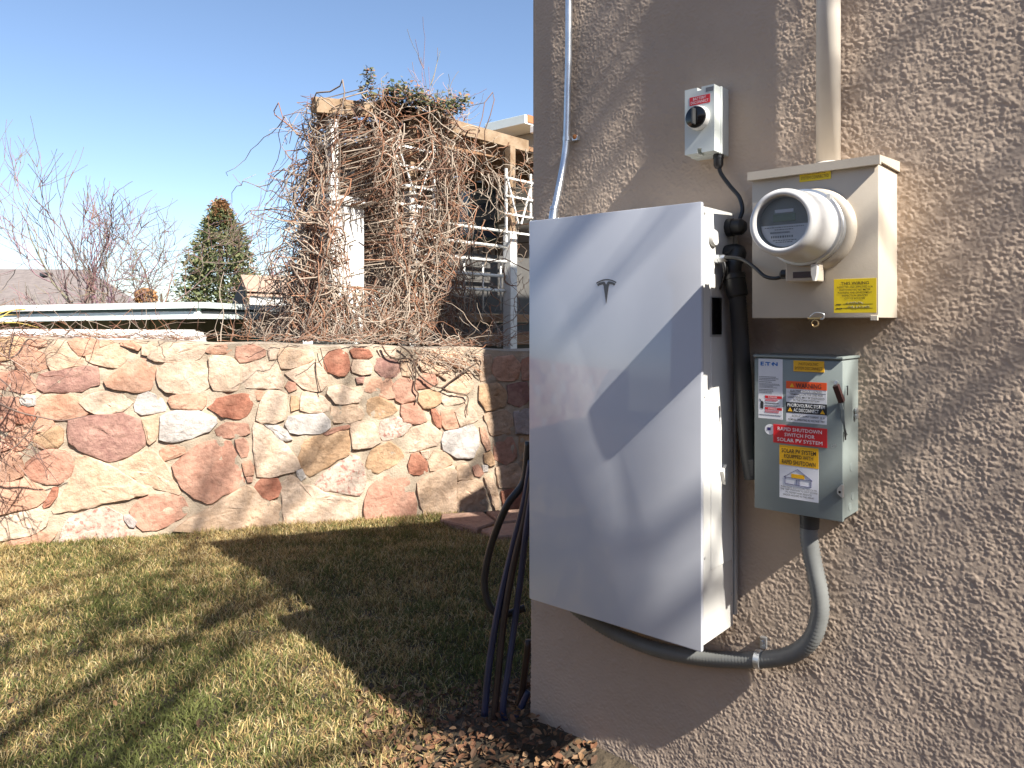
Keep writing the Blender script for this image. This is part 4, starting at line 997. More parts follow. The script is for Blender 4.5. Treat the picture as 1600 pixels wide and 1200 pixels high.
# ================================================================== branching plants
M['bark'] = vmat("bark", 0.9, bump=0.004, bscale=60)
def limb(out, p, d, L, r, lev, rs_, spread=0.55, up=0.12, kids=4, col=(0.16, 0.11, 0.09), minr=0.003, wig=0.16):
    n = max(4, int(5 + lev * 1.5)); pts = [p.copy()]; rad = [r]; dd = d.normalized()
    for k in range(n):
        dd = (dd + Vector((rs_.gauss(0, wig), rs_.gauss(0, wig), rs_.gauss(0, wig) + up * 0.5))).normalized()
        p = p + dd * (L / n); pts.append(p.copy()); rad.append(max(minr * 0.6, r * (1 - 0.68 * (k + 1) / n)))
    out.append((pts, rad, lev, col))
    if lev <= 0: return
    for k in range(kids + rs_.randint(0, 1)):
        f = rs_.uniform(0.28, 1.0); i_ = min(n, max(1, int(f * n))); q = pts[i_]
        t_ = (pts[i_] - pts[i_ - 1]).normalized(); o_ = t_.orthogonal().normalized(); o_ = Matrix.Rotation(rs_.uniform(0, 6.28), 3, t_) @ o_
        nd = (t_ * math.cos(spread) + o_ * math.sin(spread) * rs_.uniform(0.7, 1.3)).normalized()
        limb(out, q.copy(), nd, L * rs_.uniform(0.5, 0.78), max(minr, rad[i_] * 0.62), lev - 1, rs_, spread, up, kids, col, minr, wig)
def bare_tree(name, base, H, r, levels, seed, label, lean=(0, 0), group=None, kids=4, spread=0.55, minr=0.006, col=(0.20, 0.14, 0.11), trunkfrac=0.42, cat="tree", up=0.12):
    rs_ = random.Random(seed); out = []
    limb(out, Vector(base), Vector((lean[0], lean[1], 1)), H * trunkfrac, r, levels, rs_, spread, up, kids, col, minr)
    t_ = empty(name, base, label, cat, group)
    a_, c_ = MB(), MB()
    for pts, rad, lev, col_ in out:
        c2 = tuple(x * rs_.uniform(0.8, 1.25) for x in col_); (a_ if lev == levels else c_).tube(pts, rad, 8 if lev == levels else (5 if lev > 1 else 3), cap=False, col=c2)
    a_.build("trunk", M['bark'], t_, smooth=True); c_.build("crown", M['bark'], t_, smooth=True)
    return t_
G = "leafless trees beyond the stone wall"
bare_tree("bare_tree", dep(152, 700, 13.0) - Vector((0, 0, 0.4)), 8.0, 0.085, 4, 7, "tall thin leafless tree standing upright left of the spruce", group=G, spread=0.5, minr=0.007, up=0.22, col=(0.22, 0.15, 0.14))
bare_tree("bare_tree", dep(210, 640, 14.0), 5.4, 0.06, 4, 18, "low spreading leafless tree just left of the spruce", lean=(0.25, -0.25), group=G, spread=0.75, minr=0.007)
bare_tree("bare_tree", dep(20, 700, 17.0), 6.4, 0.09, 4, 29, "reddish twiggy leafless tree behind the shingle roof at far left", group=G, kids=4, minr=0.009, col=(0.27, 0.20, 0.175))
bare_tree("bare_tree", dep(430, 700, 24.0), 8.6, 0.10, 4, 33, "pale reddish leafless tree between the spruce and the vine pergola", group=G, kids=5, minr=0.012, col=(0.42, 0.28, 0.23))
bare_tree("bare_tree", dep(735, 380, 20.0) - Vector((0, 0, 3)), 11.0, 0.12, 4, 41, "leafless tree top showing above the pergola beside the neighbour's roof", group=G, minr=0.010, col=(0.32, 0.24, 0.22))
bare_tree("bare_tree", dep(85, 700, 15.5), 5.2, 0.06, 4, 52, "short bushy leafless tree in front of the shingle roof", group=G, kids=4, minr=0.007, col=(0.25, 0.18, 0.16), spread=0.7)
# a tree behind the photographer, left: its long limbs dapple the lawn and the stucco
def shade_tree(base, label):
    rs_ = random.Random(63); t_ = empty("shade_tree", base, label, "tree"); B = Vector(base); H = 8.6
    tr_ = [B + Vector((0.10 * k, 0.02 * k, H * k / 8)) for k in range(9)]
    a_ = MB(); a_.tube(tr_, [0.16 * (1 - 0.085 * k) for k in range(9)], 10, col=(0.18, 0.13, 0.1)); a_.build("trunk", M['bark'], t_, smooth=True)
    out = []
    for z, dx, dy, L_, r_ in ((4.6, 1, 0.25, 3.4, 0.055), (5.2, 1, -0.35, 3.8, 0.06), (5.9, 1, 0.1, 4.0, 0.06), (6.5, 1, -0.2, 3.6, 0.055), (7.1, 1, 0.3, 3.8, 0.05), (7.7, 1, -0.05, 3.3, 0.05), (8.3, 0.9, 0.2, 2.8, 0.04), (6.2, -1, 0.2, 3.0, 0.05), (7.4, -0.6, -0.8, 2.6, 0.05)):
        p = B + Vector((0.10 * 8 * z / H, 0.02 * 8 * z / H, z)); limb(out, p, Vector((dx, dy, 0.10)), L_, r_, 3, rs_, 0.5, 0.03, 3, (0.18, 0.13, 0.1), 0.010, 0.10)
    c_ = MB()
    # long limb and upright shoots added to soften sun on the battery panel
    tip = Vector((-1.12, -4.45, 4.9)); c_.tube(spline([B + Vector((0.45, 0.1, 4.2)), Vector((-2.8, -4.3, 4.7)), tip], 8), [0.05 - 0.0018 * k for k in range(17)], 6, cap=False, col=(0.18, 0.13, 0.1))
    for dx, dy, x1_, z1_ in ((0.0, 0.0, -0.90, 7.3), (0.05, 0.05, -0.95, 7.4)):
        p0_ = tip + Vector((dx, dy, 0)); p1_ = Vector((x1_, -4.45 + dy * 2, z1_)); c_.tube(spline([p0_, p0_.lerp(p1_, 0.5) + Vector((0.03, 0, 0)), p1_], 6), [0.0125 - 0.0005 * k for k in range(13)], 5, cap=False, col=(0.18, 0.13, 0.1))
    for pts, rad, lev, col_ in out: c_.tube(pts, rad, 6 if lev > 1 else 4, cap=False, col=col_)
    c_.build("crown", M['bark'], t_, smooth=True)
shade_tree((-4.7, -4.0, -0.1), "leafless tree behind the photographer whose long limbs shade the lawn")

# spruce
M['needle'] = vmat("needles", 0.75, trans=0.1)
def spruce(base, H, W, seed, label):
    rs_ = random.Random(seed); t_ = empty("spruce_tree", base, label, "tree")
    m_ = MB(); m_.tube([Vector(base), Vector(base) + Vector((0, 0, H * 0.97))], [W * 0.05, 0.02], 8, col=(0.12, 0.08, 0.06)); m_.build("trunk", M['bark'], t_)
    m_ = MB()
    nb = 850
    for k in range(nb):
        f = (k + 0.5) / nb; z = H * (0.06 + 0.93 * f ** 0.9); R_ = W * 0.5 * (1 - f) ** 0.8 * rs_.uniform(0.72, 1.12) + 0.06
        a_ = rs_.uniform(0, 6.283); dirv = Vector((math.cos(a_), math.sin(a_), 0)); tilt = -0.12 + 0.5 * f
        for q in range(26):
            g_ = 0.45 + 0.55 * (q / 25); p = Vector(base) + Vector((0, 0, z)) + dirv * (R_ * g_) + Vector((0, 0, R_ * g_ * tilt * 0.5 - 0.10 * math.sin(g_ * 3)))
            p += Vector((rs_.gauss(0, 0.07), rs_.gauss(0, 0.07), rs_.gauss(0, 0.05)))
            s = rs_.uniform(0.05, 0.12) * (1.15 - 0.4 * f); e = (dirv + Vector((rs_.gauss(0, 0.6), rs_.gauss(0, 0.6), rs_.gauss(0.1, 0.5)))).normalized(); o_ = e.orthogonal().normalized(); o_ = Matrix.Rotation(rs_.uniform(0, 6.28), 3, e) @ o_
            cone = (f > 0.92 and rs_.random() < 0.75) or (f > 0.82 and rs_.random() < 0.22)
            low = f < 0.22 and math.cos(a_ - 2.6) > 0.0 and rs_.random() < 0.5
            c = (0.25, 0.13, 0.06) if cone else ((0.23, 0.13, 0.08) if low else rs_.choice([(0.10, 0.12, 0.05), (0.14, 0.155, 0.065), (0.07, 0.095, 0.04), (0.19, 0.185, 0.085)]))
            m_.add([p - e * s * 0.4, p + o_ * s * 0.34, p + e * s, p - o_ * s * 0.34], [(0, 1, 2, 3)], c)
    m_.build("crown", M['needle'], t_); return t_
spruce(dep(345, 505, 22.0) - Vector((0, 0, 1.6)), 5.25, 3.7, 5, "dense green spruce with a rust brown cone laden top")
# rust coloured round shrub beside it
m = MB(); rl = random.Random(14); cshrub = dep(228, 465, 16)
for k in range(700):
    d_ = Vector((rl.gauss(0, 1), rl.gauss(0, 1), rl.gauss(0, 1))).normalized() * 0.22 * rl.uniform(0.6, 1.05); p = cshrub + Vector((d_.x, d_.y, d_.z * 0.9)); e = Vector((rl.gauss(0, 1), rl.gauss(0, 1), rl.gauss(0, 1))).normalized(); o_ = e.orthogonal()
    s = rl.uniform(0.02, 0.045); m.add([p - e * s, p + o_ * s, p + e * s, p - o_ * s], [(0, 1, 2, 3)], rl.choice([(0.36, 0.18, 0.07), (0.45, 0.26, 0.12), (0.28, 0.13, 0.05)]))
st_ = MB(); st_.tube([cshrub + Vector((0, 0, -1.3)), cshrub], [0.05, 0.02], 6, col=(0.2, 0.12, 0.08))
shr = empty("shrub", cshrub + Vector((0, 0, -1.3)), "small round rust coloured shrub peeking over the green trimmed roof", "shrub")
m.build("foliage", M['leaf'], shr); st_.build("stem", M['bark'], shr)

# ================================================================== houses behind the wall
M['fascia'] = mat("pale_green_paint", (0.68, 0.76, 0.74), 0.5, var=0.04, scale=3)
M['trim_dark'] = mat("dark_green_trim", (0.05, 0.085, 0.07), 0.5)
M['soffit'] = mat("cream_siding", (0.42, 0.38, 0.22), 0.7, var=0.06)
M['white_paint'] = mat("white_paint", (0.76, 0.75, 0.72), 0.55, var=0.05, scale=4, dirt=0.15)
M['shingle'] = mat("grey_shingle", (0.15, 0.125, 0.115), 0.9, col2=(0.21, 0.175, 0.16), scale=6, bump=0.02, bscale=12)
M['shingle2'] = mat("brown_shingle", (0.30, 0.20, 0.15), 0.9, col2=(0.38, 0.27, 0.2), scale=6, bump=0.02, bscale=12)
M['dark_wall'] = mat("dark_grey_siding", (0.085, 0.08, 0.075), 0.8, var=0.2, scale=5)
M['taupe_wall'] = mat("taupe_siding", (0.20, 0.18, 0.15), 0.8, var=0.12, scale=5)
M['wood'] = mat("weathered_wood", (0.21, 0.135, 0.075), 0.85, col2=(0.33, 0.24, 0.16), scale=7, bump=0.003, bscale=40)
M['wood_dark'] = mat("dark_stained_wood", (0.20, 0.10, 0.05), 0.8, col2=(0.30, 0.18, 0.10), scale=7, bump=0.003, bscale=40)
M['green_plastic'] = mat("green_plastic", (0.01, 0.14, 0.11), 0.45)
M['pane'] = mat("window_pane", (0.03, 0.045, 0.07), 0.05, spec=0.8)
# low house with pale green fascia: corner nearest us, two eaves running back
gc, gl_, gr = dep(310, 485, 7.6), dep(-260, 489, 8.2), dep(505, 494, 11.3)
gh = empty("low_house", Vector((gc.x, gc.y, -1.4)), "low house with pale green fascia and cream wall just behind the stone wall", "house")
def eave(a_, b_, top, bot, th, matl, name, out=0.0):
    d_ = (b_ - a_); d_.z = 0; d_.normalize(); n_ = Vector((d_.y, -d_.x, 0))
    if n_.dot(EYE - a_) < 0: n_ = -n_
    o_ = n_ * out; q = [Vector((p.x, p.y, z)) + o_ + k_ for p, dz in ((a_, 0), (b_, -0.06 if b_ is gl_ else 0)) for z in (bot + dz, top + dz) for k_ in (Vector(), -n_ * th)]
    mm = MB(); mm.add(q, [(0, 2, 6, 4), (1, 5, 7, 3), (0, 1, 3, 2), (4, 6, 7, 5), (2, 3, 7, 6), (0, 4, 5, 1)]); return mm.build(name, matl, gh)
zt = dep(310, 472, 7.6).z; zm = dep(310, 482, 7.6).z; zl = dep(310, 486, 7.6).z; zb = dep(310, 498, 7.6).z
for k, e_ in enumerate((gl_, gr)):
    eave(gc, e_, zt, zm + 0.004, 0.05, M['fascia'], "gutter", 0.055); eave(gc, e_, zm, zl + 0.002, 0.05, M['trim_dark'], "drip_edge", 0.02); eave(gc, e_, zl, zb, 0.05, M['fascia'], "fascia", 0.012)
# roof, wall and soffit
inn = (((gl_ - gc).normalized() + (gr - gc).normalized())).normalized()
q = [gc, gl_, (gl_ + gr) / 2 + inn * 3, gr]
m = MB(); m.add([Vector((p.x, p.y, zt - 0.03)) for p in q] + [Vector((p.x, p.y, zb + 0.02)) for p in q], [(0, 1, 2, 3), (7, 6, 5, 4)]); m.build("roof", M['shingle'], gh)
gw = gc + inn * 0.75
m = MB()
for e_ in (gl_, gr):
    d_ = (e_ - gc); e2 = gw + d_; m.add([Vector((gw.x, gw.y, -1.5)), Vector((e2.x, e2.y, -1.5)), Vector((e2.x, e2.y, zb + 0.03)), Vector((gw.x, gw.y, zb + 0.03))], [(0, 1, 2, 3)])
m.build("wall", M['soffit'], gh)
d_ = (gl_ - gc); d_.z = 0; d_.normalize(); nrm = Vector((d_.y, -d_.x, 0)); nrm = nrm if nrm.dot(EYE - gc) > 0 else -nrm
for k in range(20):
    p = gw + d_ * (0.12 + k * 0.22) + nrm * 0.012
    m = MB(); m.bar(Vector((p.x, p.y, -1.4)), Vector((p.x, p.y, zb)), 0.03, 0.02, nrm); m.build("batten", M['soffit'], gh)
# white ribbed panel and green bin below the eave
wp = [dep(-20, 522, 6.6), dep(322, 524, 6.5), dep(300, 517, 7.2), dep(-20, 516, 7.4)]
wpo = empty("white_panel", wp[0], "long white ribbed metal panel lying just behind the stone wall top", "panel")
m = MB(); lo = Vector((0, 0, -0.05)); m.add(wp + [p + lo for p in wp], [(0, 1, 2, 3), (7, 6, 5, 4), (0, 4, 5, 1), (1, 5, 6, 2), (2, 6, 7, 3), (3, 7, 4, 0)]); m.build("sheet", M['white_paint'], wpo)
for k in range(3):
    f = 0.2 + k * 0.3; a_ = wp[0].lerp(wp[3], f); b2 = wp[1].lerp(wp[2], f); m = MB(); m.bar(a_ + Vector((0, 0, 0.008)), b2 + Vector((0, 0, 0.008)), 0.03, 0.02); m.build("rib", M['white_paint'], wpo)
m = MB(); m.bar(wp[0] + Vector((0, 0, -0.07)), wp[1] + Vector((0, 0, -0.07)), 0.05, 0.035); m.build("edge_rail", M['white_paint'], wpo)
bp = dep(405, 520, 8.6); bino = empty("green_bin", Vector((bp.x, bp.y, bp.z - 0.9)), "teal green plastic bin in the shade under the fascia", "bin")
m = MB(); m.lathe(Vector((bp.x, bp.y, bp.z - 0.9)), (0, 0, 1), [(0, 0.05), (0.05, 0.055), (0.86, 0.062), (0.94, 0.06)], 16); m.build("bin_body", M['green_plastic'], bino, angle=40)
m = MB(); m.lathe(Vector((bp.x, bp.y, bp.z + 0.03)), (0, 0, 1), [(0, 0.068), (0.03, 0.068), (0.05, 0.04)], 16); m.build("bin_lid", M['green_plastic'], bino, angle=40)

# shingle-roofed house at far left
sh = empty("shingle_house", dep(60, 505, 19) - Vector((0, 0, 2)), "distant house with a broad grey brown shingle roof at far left", "house")
r0, r1, e0, e1 = dep(-220, 419, 22), dep(135, 421, 21), dep(-320, 492, 17), dep(250, 492, 16.5)
m = MB(); m.add([e0, e1, r1, r0], [(0, 1, 2, 3)]); bk = [r0 + Vector((3, 6, -1.4)), r1 + Vector((3, 6, -1.4))]; m.add([r0, r1, bk[1], bk[0]], [(0, 1, 2, 3)]); m.add([r1, e1, bk[1]], [(0, 1, 2)]); m.build("roof", M['shingle'], sh)
m = MB(); m.add([e0 - Vector((0, 0, 0.02)), e1 - Vector((0, 0, 0.02)), e1 - Vector((0, 0, 2)), e0 - Vector((0, 0, 2))], [(0, 1, 2, 3)]); m.build("wall", M['soffit'], sh)
v_ = dep(72, 429, 20.2); m = MB(); m.box(v_.x - 0.12, v_.x + 0.12, v_.y - 0.12, v_.y + 0.12, v_.z - 0.06, v_.z + 0.05, 0.01); m.build("roof_vent", M['black'], sh)
# small gabled house right of the spruce
p0, p1, p2 = dep(366, 500, 17), dep(384, 500, 16.4), dep(500, 500, 19.5)
gz = lambda y, z: dep(384, y, z).z
gbh = empty("gabled_house", p1 - Vector((0, 0, 2)), "distant white walled house with brown gable roof right of the spruce", "house")
rid0, rid1 = dep(376, 429, 16.8), dep(500, 436, 20.0)
ev0, ev1 = dep(386, 455, 16.3), dep(505, 461, 19.4)
fl_ = dep(362, 476, 17.4)
m = MB(); m.add([rid0, rid1, ev1, ev0], [(0, 1, 2, 3)]); m.add([r_ + Vector((0, 0, -0.09)) for r_ in (rid0, rid1, ev1, ev0)], [(3, 2, 1, 0)]); m.add([rid0, rid0 + Vector((0, 0, -0.09)), ev0 + Vector((0, 0, -0.09)), ev0], [(0, 1, 2, 3)]); m.build("roof", M['shingle2'], gbh)
m = MB(); m.add([rid0 + Vector((0.05, 0.1, -0.12)), ev0 + Vector((0.05, 0.1, -0.12)), Vector((ev0.x + .05, ev0.y + .1, -1)), Vector((fl_.x, fl_.y, -1)), fl_], [(0, 1, 2, 3, 4)]); m.build("gable_wall", M['dark_wall'], gbh)
m = MB(); a_, b2 = ev0 + Vector((0.12, 0.1, -0.1)), ev1 + Vector((0, 0.1, -0.1)); m.add([a_, b2, Vector((b2.x, b2.y, -1)), Vector((a_.x, a_.y, -1))], [(0, 1, 2, 3)]); m.build("white_wall", M['white_paint'], gbh)

# unseen brick houses, added at left and behind to block sky light
M['brick'] = mat("brick", (0.26, 0.12, 0.085), 0.9, col2=(0.33, 0.18, 0.13), scale=6, bump=0.004, bscale=30)
def plain_house(name, x0, x1, y0, y1, h, label, ridge_x):
    t_ = empty(name, ((x0 + x1) / 2, (y0 + y1) / 2, 0), label, "house")
    m_ = MB(); m_.box(x0, x1, y0, y1, -0.2, h); m_.build("wall", M['brick'], t_)
    m_ = MB()
    if ridge_x: m_.prism([(x0 - 0.4, h - 0.1), (x1 + 0.4, h - 0.1), ((x0 + x1) / 2, h + 2.0)], 1, y0 - 0.3, y1 + 0.3)
    else: m_.prism([(y0 - 0.4, h - 0.1), (y1 + 0.4, h - 0.1), ((y0 + y1) / 2, h + 1.6)], 0, x0 - 0.3, x1 + 0.3)
    m_.build("roof", M['shingle'], t_)
    for k in range(4):
        yk = y0 + (y1 - y0) * (k + 0.5) / 4; xk = x0 + (x1 - x0) * (k + 0.5) / 4
        m_ = MB(); (m_.box(x1 - 0.02, x1 + 0.04, yk - 0.5, yk + 0.5, 1.0, 2.3) if ridge_x else m_.box(xk - 0.5, xk + 0.5, y1 - 0.02, y1 + 0.04, 1.0, 2.2)); w_ = m_.build("window", M['white_paint'], t_)
        m_ = MB(); (m_.box(x1 + 0.03, x1 + 0.045, yk - 0.44, yk + 0.44, 1.06, 2.24) if ridge_x else m_.box(xk - 0.44, xk + 0.44, y1 + 0.03, y1 + 0.045, 1.06, 2.14)); m_.build("pane", M['pane'], w_)
plain_house("sky_blocker_house", -15, -8.2, -13, 3.0, 4.0, "unseen brick house added on the left to block sky light", True)
plain_house("sky_blocker_house", -9, 6, -22, -15, 3.2, "unseen low brick house added behind the photographer to block sky light", False)

# ================================================================== pergola with pillar, deck and neighbour's house
per = empty("pergola", (3.7, 6.4, -1.4), "weathered timber pergola with white lower posts, smothered in bare vines", "pergola")
PYL = 6.4
for X_, zt_, zsplit in ((3.69, 3.66, 2.85), (5.385, 3.66, 2.55)):
    m = MB(); m.box(X_ - 0.05, X_ + 0.05, PYL - 0.05, PYL + 0.05, zsplit + 0.0005, zt_, 0.006); m.build("post", M['wood'], per)
    m = MB(); m.box(X_ - 0.065, X_ + 0.065, PYL - 0.065, PYL + 0.065, -1.4, zsplit, 0.008); m.build("post_sleeve", M['white_paint'], per)
for k, (a_, b_) in enumerate((((2.46, 6.43, 3.56), (3.75, 6.43, 3.74)), ((3.35, 6.43, 3.72), (5.75, 6.43, 3.72)), ((2.60, 6.56, 3.46), (5.6, 6.56, 3.60)))):
    m = MB(); m.bar(a_, b_, 0.07, 0.15); m.build("beam", M['wood_dark'] if k == 2 else M['wood'], per)
for X_ in (3.3, 3.75, 4.2):
    m = MB(); m.box(X_ - 0.025, X_ + 0.025, 6.36, 7.0, 3.70, 3.79, 0.005); m.build("rafter", M['wood_dark'], per)
pil = empty("masonry_pillar", (2.76, 6.45, -1.4), "white rendered masonry pillar with cap rising among the vines", "pillar")
m = MB(); m.box(2.55, 2.97, 6.29, 6.59, -1.4, 2.575, 0.006); m.build("shaft", M['white_paint'], pil)
m = MB(); m.box(2.53, 2.99, 6.27, 6.61, 2.577, 2.67, 0.008); m.build("cap", M['white_paint'], pil)
m = MB(); m.box(2.64, 2.73, 6.40, 6.49, 2.672, 3.46, 0.006); m.build("upper_post", M['white_paint'], pil)
dk = empty("deck_railing", (4.5, 6.4, -1.4), "white pipe railing of the neighbour's deck between the pergola posts", "railing")
for k, z_ in enumerate((2.555, 2.36, 2.17, 1.985, 1.80)):
    m = MB(); m.tube([Vector((3.60, PYL + 0.02, z_)), Vector((5.38, PYL + 0.02, z_))], 0.02, 10); m.build("rail", M['white_paint'], dk, smooth=True)
for X_ in np.arange(3.95, 5.3, 0.33):
    m = MB(); m.tube([Vector((X_, PYL + 0.06, 1.55)), Vector((X_, PYL + 0.06, 2.15))], 0.012, 8); m.build("baluster", M['white_paint'], dk, smooth=True)
dko = empty("deck", (5.0, 7.0, -1.4), "raised deck with white fascia boards below the railing", "deck")
m = MB(); m.box(3.0, 7.4, 6.56, 8.5, 1.40, 1.50); m.build("deck_floor", M['wood_dark'], dko)
m = MB(); m.box(3.0, 4.05, 6.50, 6.555, 1.46, 1.66, 0.004); m.build("fascia_board", M['white_paint'], dko)  # white kept to the sunlit stretch; dark boards carry the shade beyond
m = MB(); m.box(3.0, 7.4, 6.62, 6.66, -1.4, 1.395); m.build("skirting", M['dark_wall'], dko)  # dark colour stands in for the deep shade below the deck
m = MB(); m.box(3.9, 7.4, 6.48, 6.54, 1.10, 1.26, 0.004); m.build("lower_board", M['wood_dark'], dko)  # coloured dark to match the shade below the rails
m = MB(); m.box(4.0, 7.4, 6.72, 6.76, 1.505, 2.28); m.build("shade_panel", M['dark_wall'], dko)  # dark sheet added as the shade behind the rails
# white trellises fixed by the posts
def trellis(xc, w0, z0_, z1_, y_, label):
    t_ = empty("trellis", (xc, y_, z0_), label, "trellis", "white trellises by the pergola posts")
    for s in (-1, 1):
        m_ = MB(); m_.box(xc + s * w0 - 0.016, xc + s * w0 + 0.016, y_ - 0.01, y_ + 0.01, z0_, z1_); m_.build("upright", M['white_paint'], t_)
        m_ = MB(); m_.bar((xc + s * w0, y_ - 0.02, z1_ - 0.12), (xc + s * 0.03, y_ - 0.02, z0_ + 0.25), 0.02, 0.016, Vector((0, 1, 0))); m_.build("brace", M['white_paint'], t_)
    for k in range(4):
        z = z1_ - 0.12 - k * (z1_ - z0_ - 0.2) / 3.2
        m_ = MB(); m_.box(xc - w0 * 1.18, xc + w0 * 1.18, y_ - 0.034, y_ - 0.012, z - 0.012, z + 0.012); m_.build("slat", M['white_paint'], t_)
trellis(3.66, 0.27, 2.55, 3.42, 6.27, "white slatted trellis on the left pergola post")
trellis(5.40, 0.24, 2.40, 3.32, 6.27, "white slatted trellis on the right pergola post by the wall")
nh = empty("neighbour_house", (6, 9, -1.4), "neighbour's dark sided house with window behind the pergola", "house")
m = MB(); m.box(4.6, 7.6, 8.6, 9.3, -1.4, 3.7); m.build("wall", M['taupe_wall'], nh)
for k in range(21):
    X_ = 4.68 + k * 0.142; m = MB(); m.box(X_ - 0.012, X_ + 0.012, 8.575, 8.598, 2.0, 3.68); m.build("batten", M['dark_wall'], nh)
m = MB(); m.prism([(4.42, 3.72), (4.42, 3.80), (7.3, 4.1), (7.3, 4.0)], 1, 8.35, 9.4); m.build("low_roof", M['shingle'], nh)
m = MB(); m.box(4.35, 7.5, 6.62, 8.62, 3.74, 3.80); m.build("porch_roof", M['wood_dark'], nh)
for k in range(6):
    X_ = 4.6 + k * 0.52; m = MB(); m.box(X_ - 0.03, X_ + 0.03, 6.60, 8.6, 3.62, 3.738); m.build("porch_rafter", M['wood'], nh)
m = MB(); m.box(7.1, 12, 7.6, 8.45, 4.50, 4.64, 0.004); rf = m.build("upper_roof", M['fascia'], nh)
m = MB(); m.box(7.16, 12, 7.585, 7.6, 4.53, 4.645); m.build("end_fascia", mat("rust_fascia", (0.42, 0.15, 0.06), 0.7, var=0.1), rf)
m = MB(); m.box(7.2, 12, 7.5, 7.58, 4.36, 4.47, 0.01); m.build("gutter", M['white_paint'], rf)
m = MB(); m.box(7.62, 12, 7.8, 9.3, -1.4, 4.49); m.build("side_wall", mat("grey_siding", (0.27, 0.265, 0.24), 0.7, var=0.06), nh)
for k in range(9):
    z = 1.8 + k * 0.3; m = MB(); m.box(7.585, 7.598, 7.82, 8.58, z, z + 0.012); m.build("siding_joint", M['dark_wall'], nh)
m = MB(); m.box(6.55, 7.5, 8.54, 8.595, 2.75, 3.66, 0.004); wf = m.build("window", M['trim_dark'], nh)
for x0, x1 in ((6.60, 6.80), (6.85, 7.45)):
    m = MB(); m.box(x0, x1, 8.532, 8.538, 2.80, 3.60); m.build("pane", M['pane'], wf)

# ================================================================== vines
M['vine'] = vmat("vine_stem", 0.9, spec=0.15)
TAN = [(0.36, 0.295, 0.235), (0.31, 0.245, 0.19), (0.25, 0.19, 0.15), (0.42, 0.35, 0.285), (0.33, 0.265, 0.21), (0.28, 0.155, 0.10), (0.22, 0.13, 0.095), (0.30, 0.15, 0.09)]
def stem(mb_, p, d, L, n, r, rs_, pull, wig, col, sides=4, floor=None, fence=False):
    pts = [p.copy()]; d = d.normalized(); fl = floor
    for k in range(n):
        d = (d + pull * (1.0 / n) * 2.2 + Vector((rs_.gauss(0, wig), rs_.gauss(0, wig), rs_.gauss(0, wig)))).normalized()
        p = p + d * (L / n)
        if fence:
            lo = 2.42 - 0.42 * max(0, min(1, (3.5 - p.z) / 2.2)) ** 1.5
            if p.x < lo and rs_.random() < 0.9: p.x = lo + rs_.uniform(-0.03, 0.05); d.x = abs(d.x) * 0.4
            if p.x > 4.22 and rs_.random() < 0.9: p.x = 4.2 + rs_.uniform(-0.04, 0.03); d.x = -abs(d.x)
            top = 3.66 + 0.2 * max(0, min(1, (p.x - 2.5) / 1.5))
            if p.z > top and rs_.random() < 0.95: p.z = top + rs_.uniform(-0.03, 0.03); d.z = -abs(d.z) * 0.5
            if p.y < 5.85: p.y = 5.86 + rs_.uniform(0, 0.05); d.y = abs(d.y) * 0.3
            if abs((p.x - 3.69) - 0.87 * (p.y - 6.4)) < 0.085 and p.z > 2.35 and p.y < 6.47 and rs_.random() < 0.8: p.y = 6.48 + rs_.uniform(0, 0.08)
            if 2.50 < p.x < 2.80 and p.z > 2.66 and p.y < 6.5: p.y = 6.51 + rs_.uniform(0, 0.1)
            if 2.50 < p.x < 3.0 and 1.75 < p.z < 2.66 and p.y < 6.62: p.y = 6.63 + rs_.uniform(0, 0.1); 
        if fl is not None and p.z > 3.92: p.z = 3.88 + rs_.uniform(-0.03, 0.03); d.z = -abs(d.z)
        if fl is not None and p.z < fl: p.z = fl + rs_.uniform(0, 0.03); d.z = abs(d.z) * 0.3
        pts.append(p.copy())
    mb_.tube(pts, [max(0.002, r * (1 - 0.55 * k / n)) for k in range(n + 1)], sides, cap=False, col=col)
    return pts
vine = empty("climbing_vine", (3.0, 6.2, 0), "huge leafless climbing vine tangled over the pergola and pillar", "vine")
rs_ = random.Random(77); mt, tw = MB(), MB()
ends = []
for k in range(860):
    f = rs_.random(); X_ = 2.5 + 1.65 * f ** 0.9 + rs_.gauss(0, 0.08)
    if rs_.random() < 0.10: X_ = rs_.uniform(4.3, 5.7)
    Y_ = PYL - 0.02 + rs_.gauss(-0.10, 0.16); Z_ = rs_.uniform(1.5, 3.4) if rs_.random() < 0.62 else rs_.uniform(3.2, 3.75)
    if 2.5 < X_ < 3.02: Y_ = min(Y_, 6.24); Z_ = max(Z_, 2.6) if rs_.random() < 0.75 else Z_
    if k % 5 == 0: X_ = rs_.uniform(1.98, 2.56); Z_ = rs_.uniform(1.4, 2.5); Y_ = 6.2 + rs_.gauss(0, 0.12)
    L_ = rs_.uniform(0.9, 2.9) if X_ < 4.45 else rs_.uniform(0.3, 0.9)
    d_ = Vector((rs_.gauss(-0.12, 0.5), rs_.gauss(-0.2, 0.35), rs_.gauss(-0.5, 0.5)))
    if X_ > 4.25: d_.z = -abs(d_.z); Z_ = min(Z_, 3.6)
    drift = Vector((-0.30 if X_ < 3.3 else 0.02, -0.18, -1.0))
    pts = stem(mt, Vector((X_, Y_, Z_)), d_, L_, 16, rs_.uniform(0.0045, 0.009), rs_, drift * 0.55, 0.30, rs_.choice(TAN), 4, floor=1.24, fence=X_ < 4.25)
    ends.append(pts)
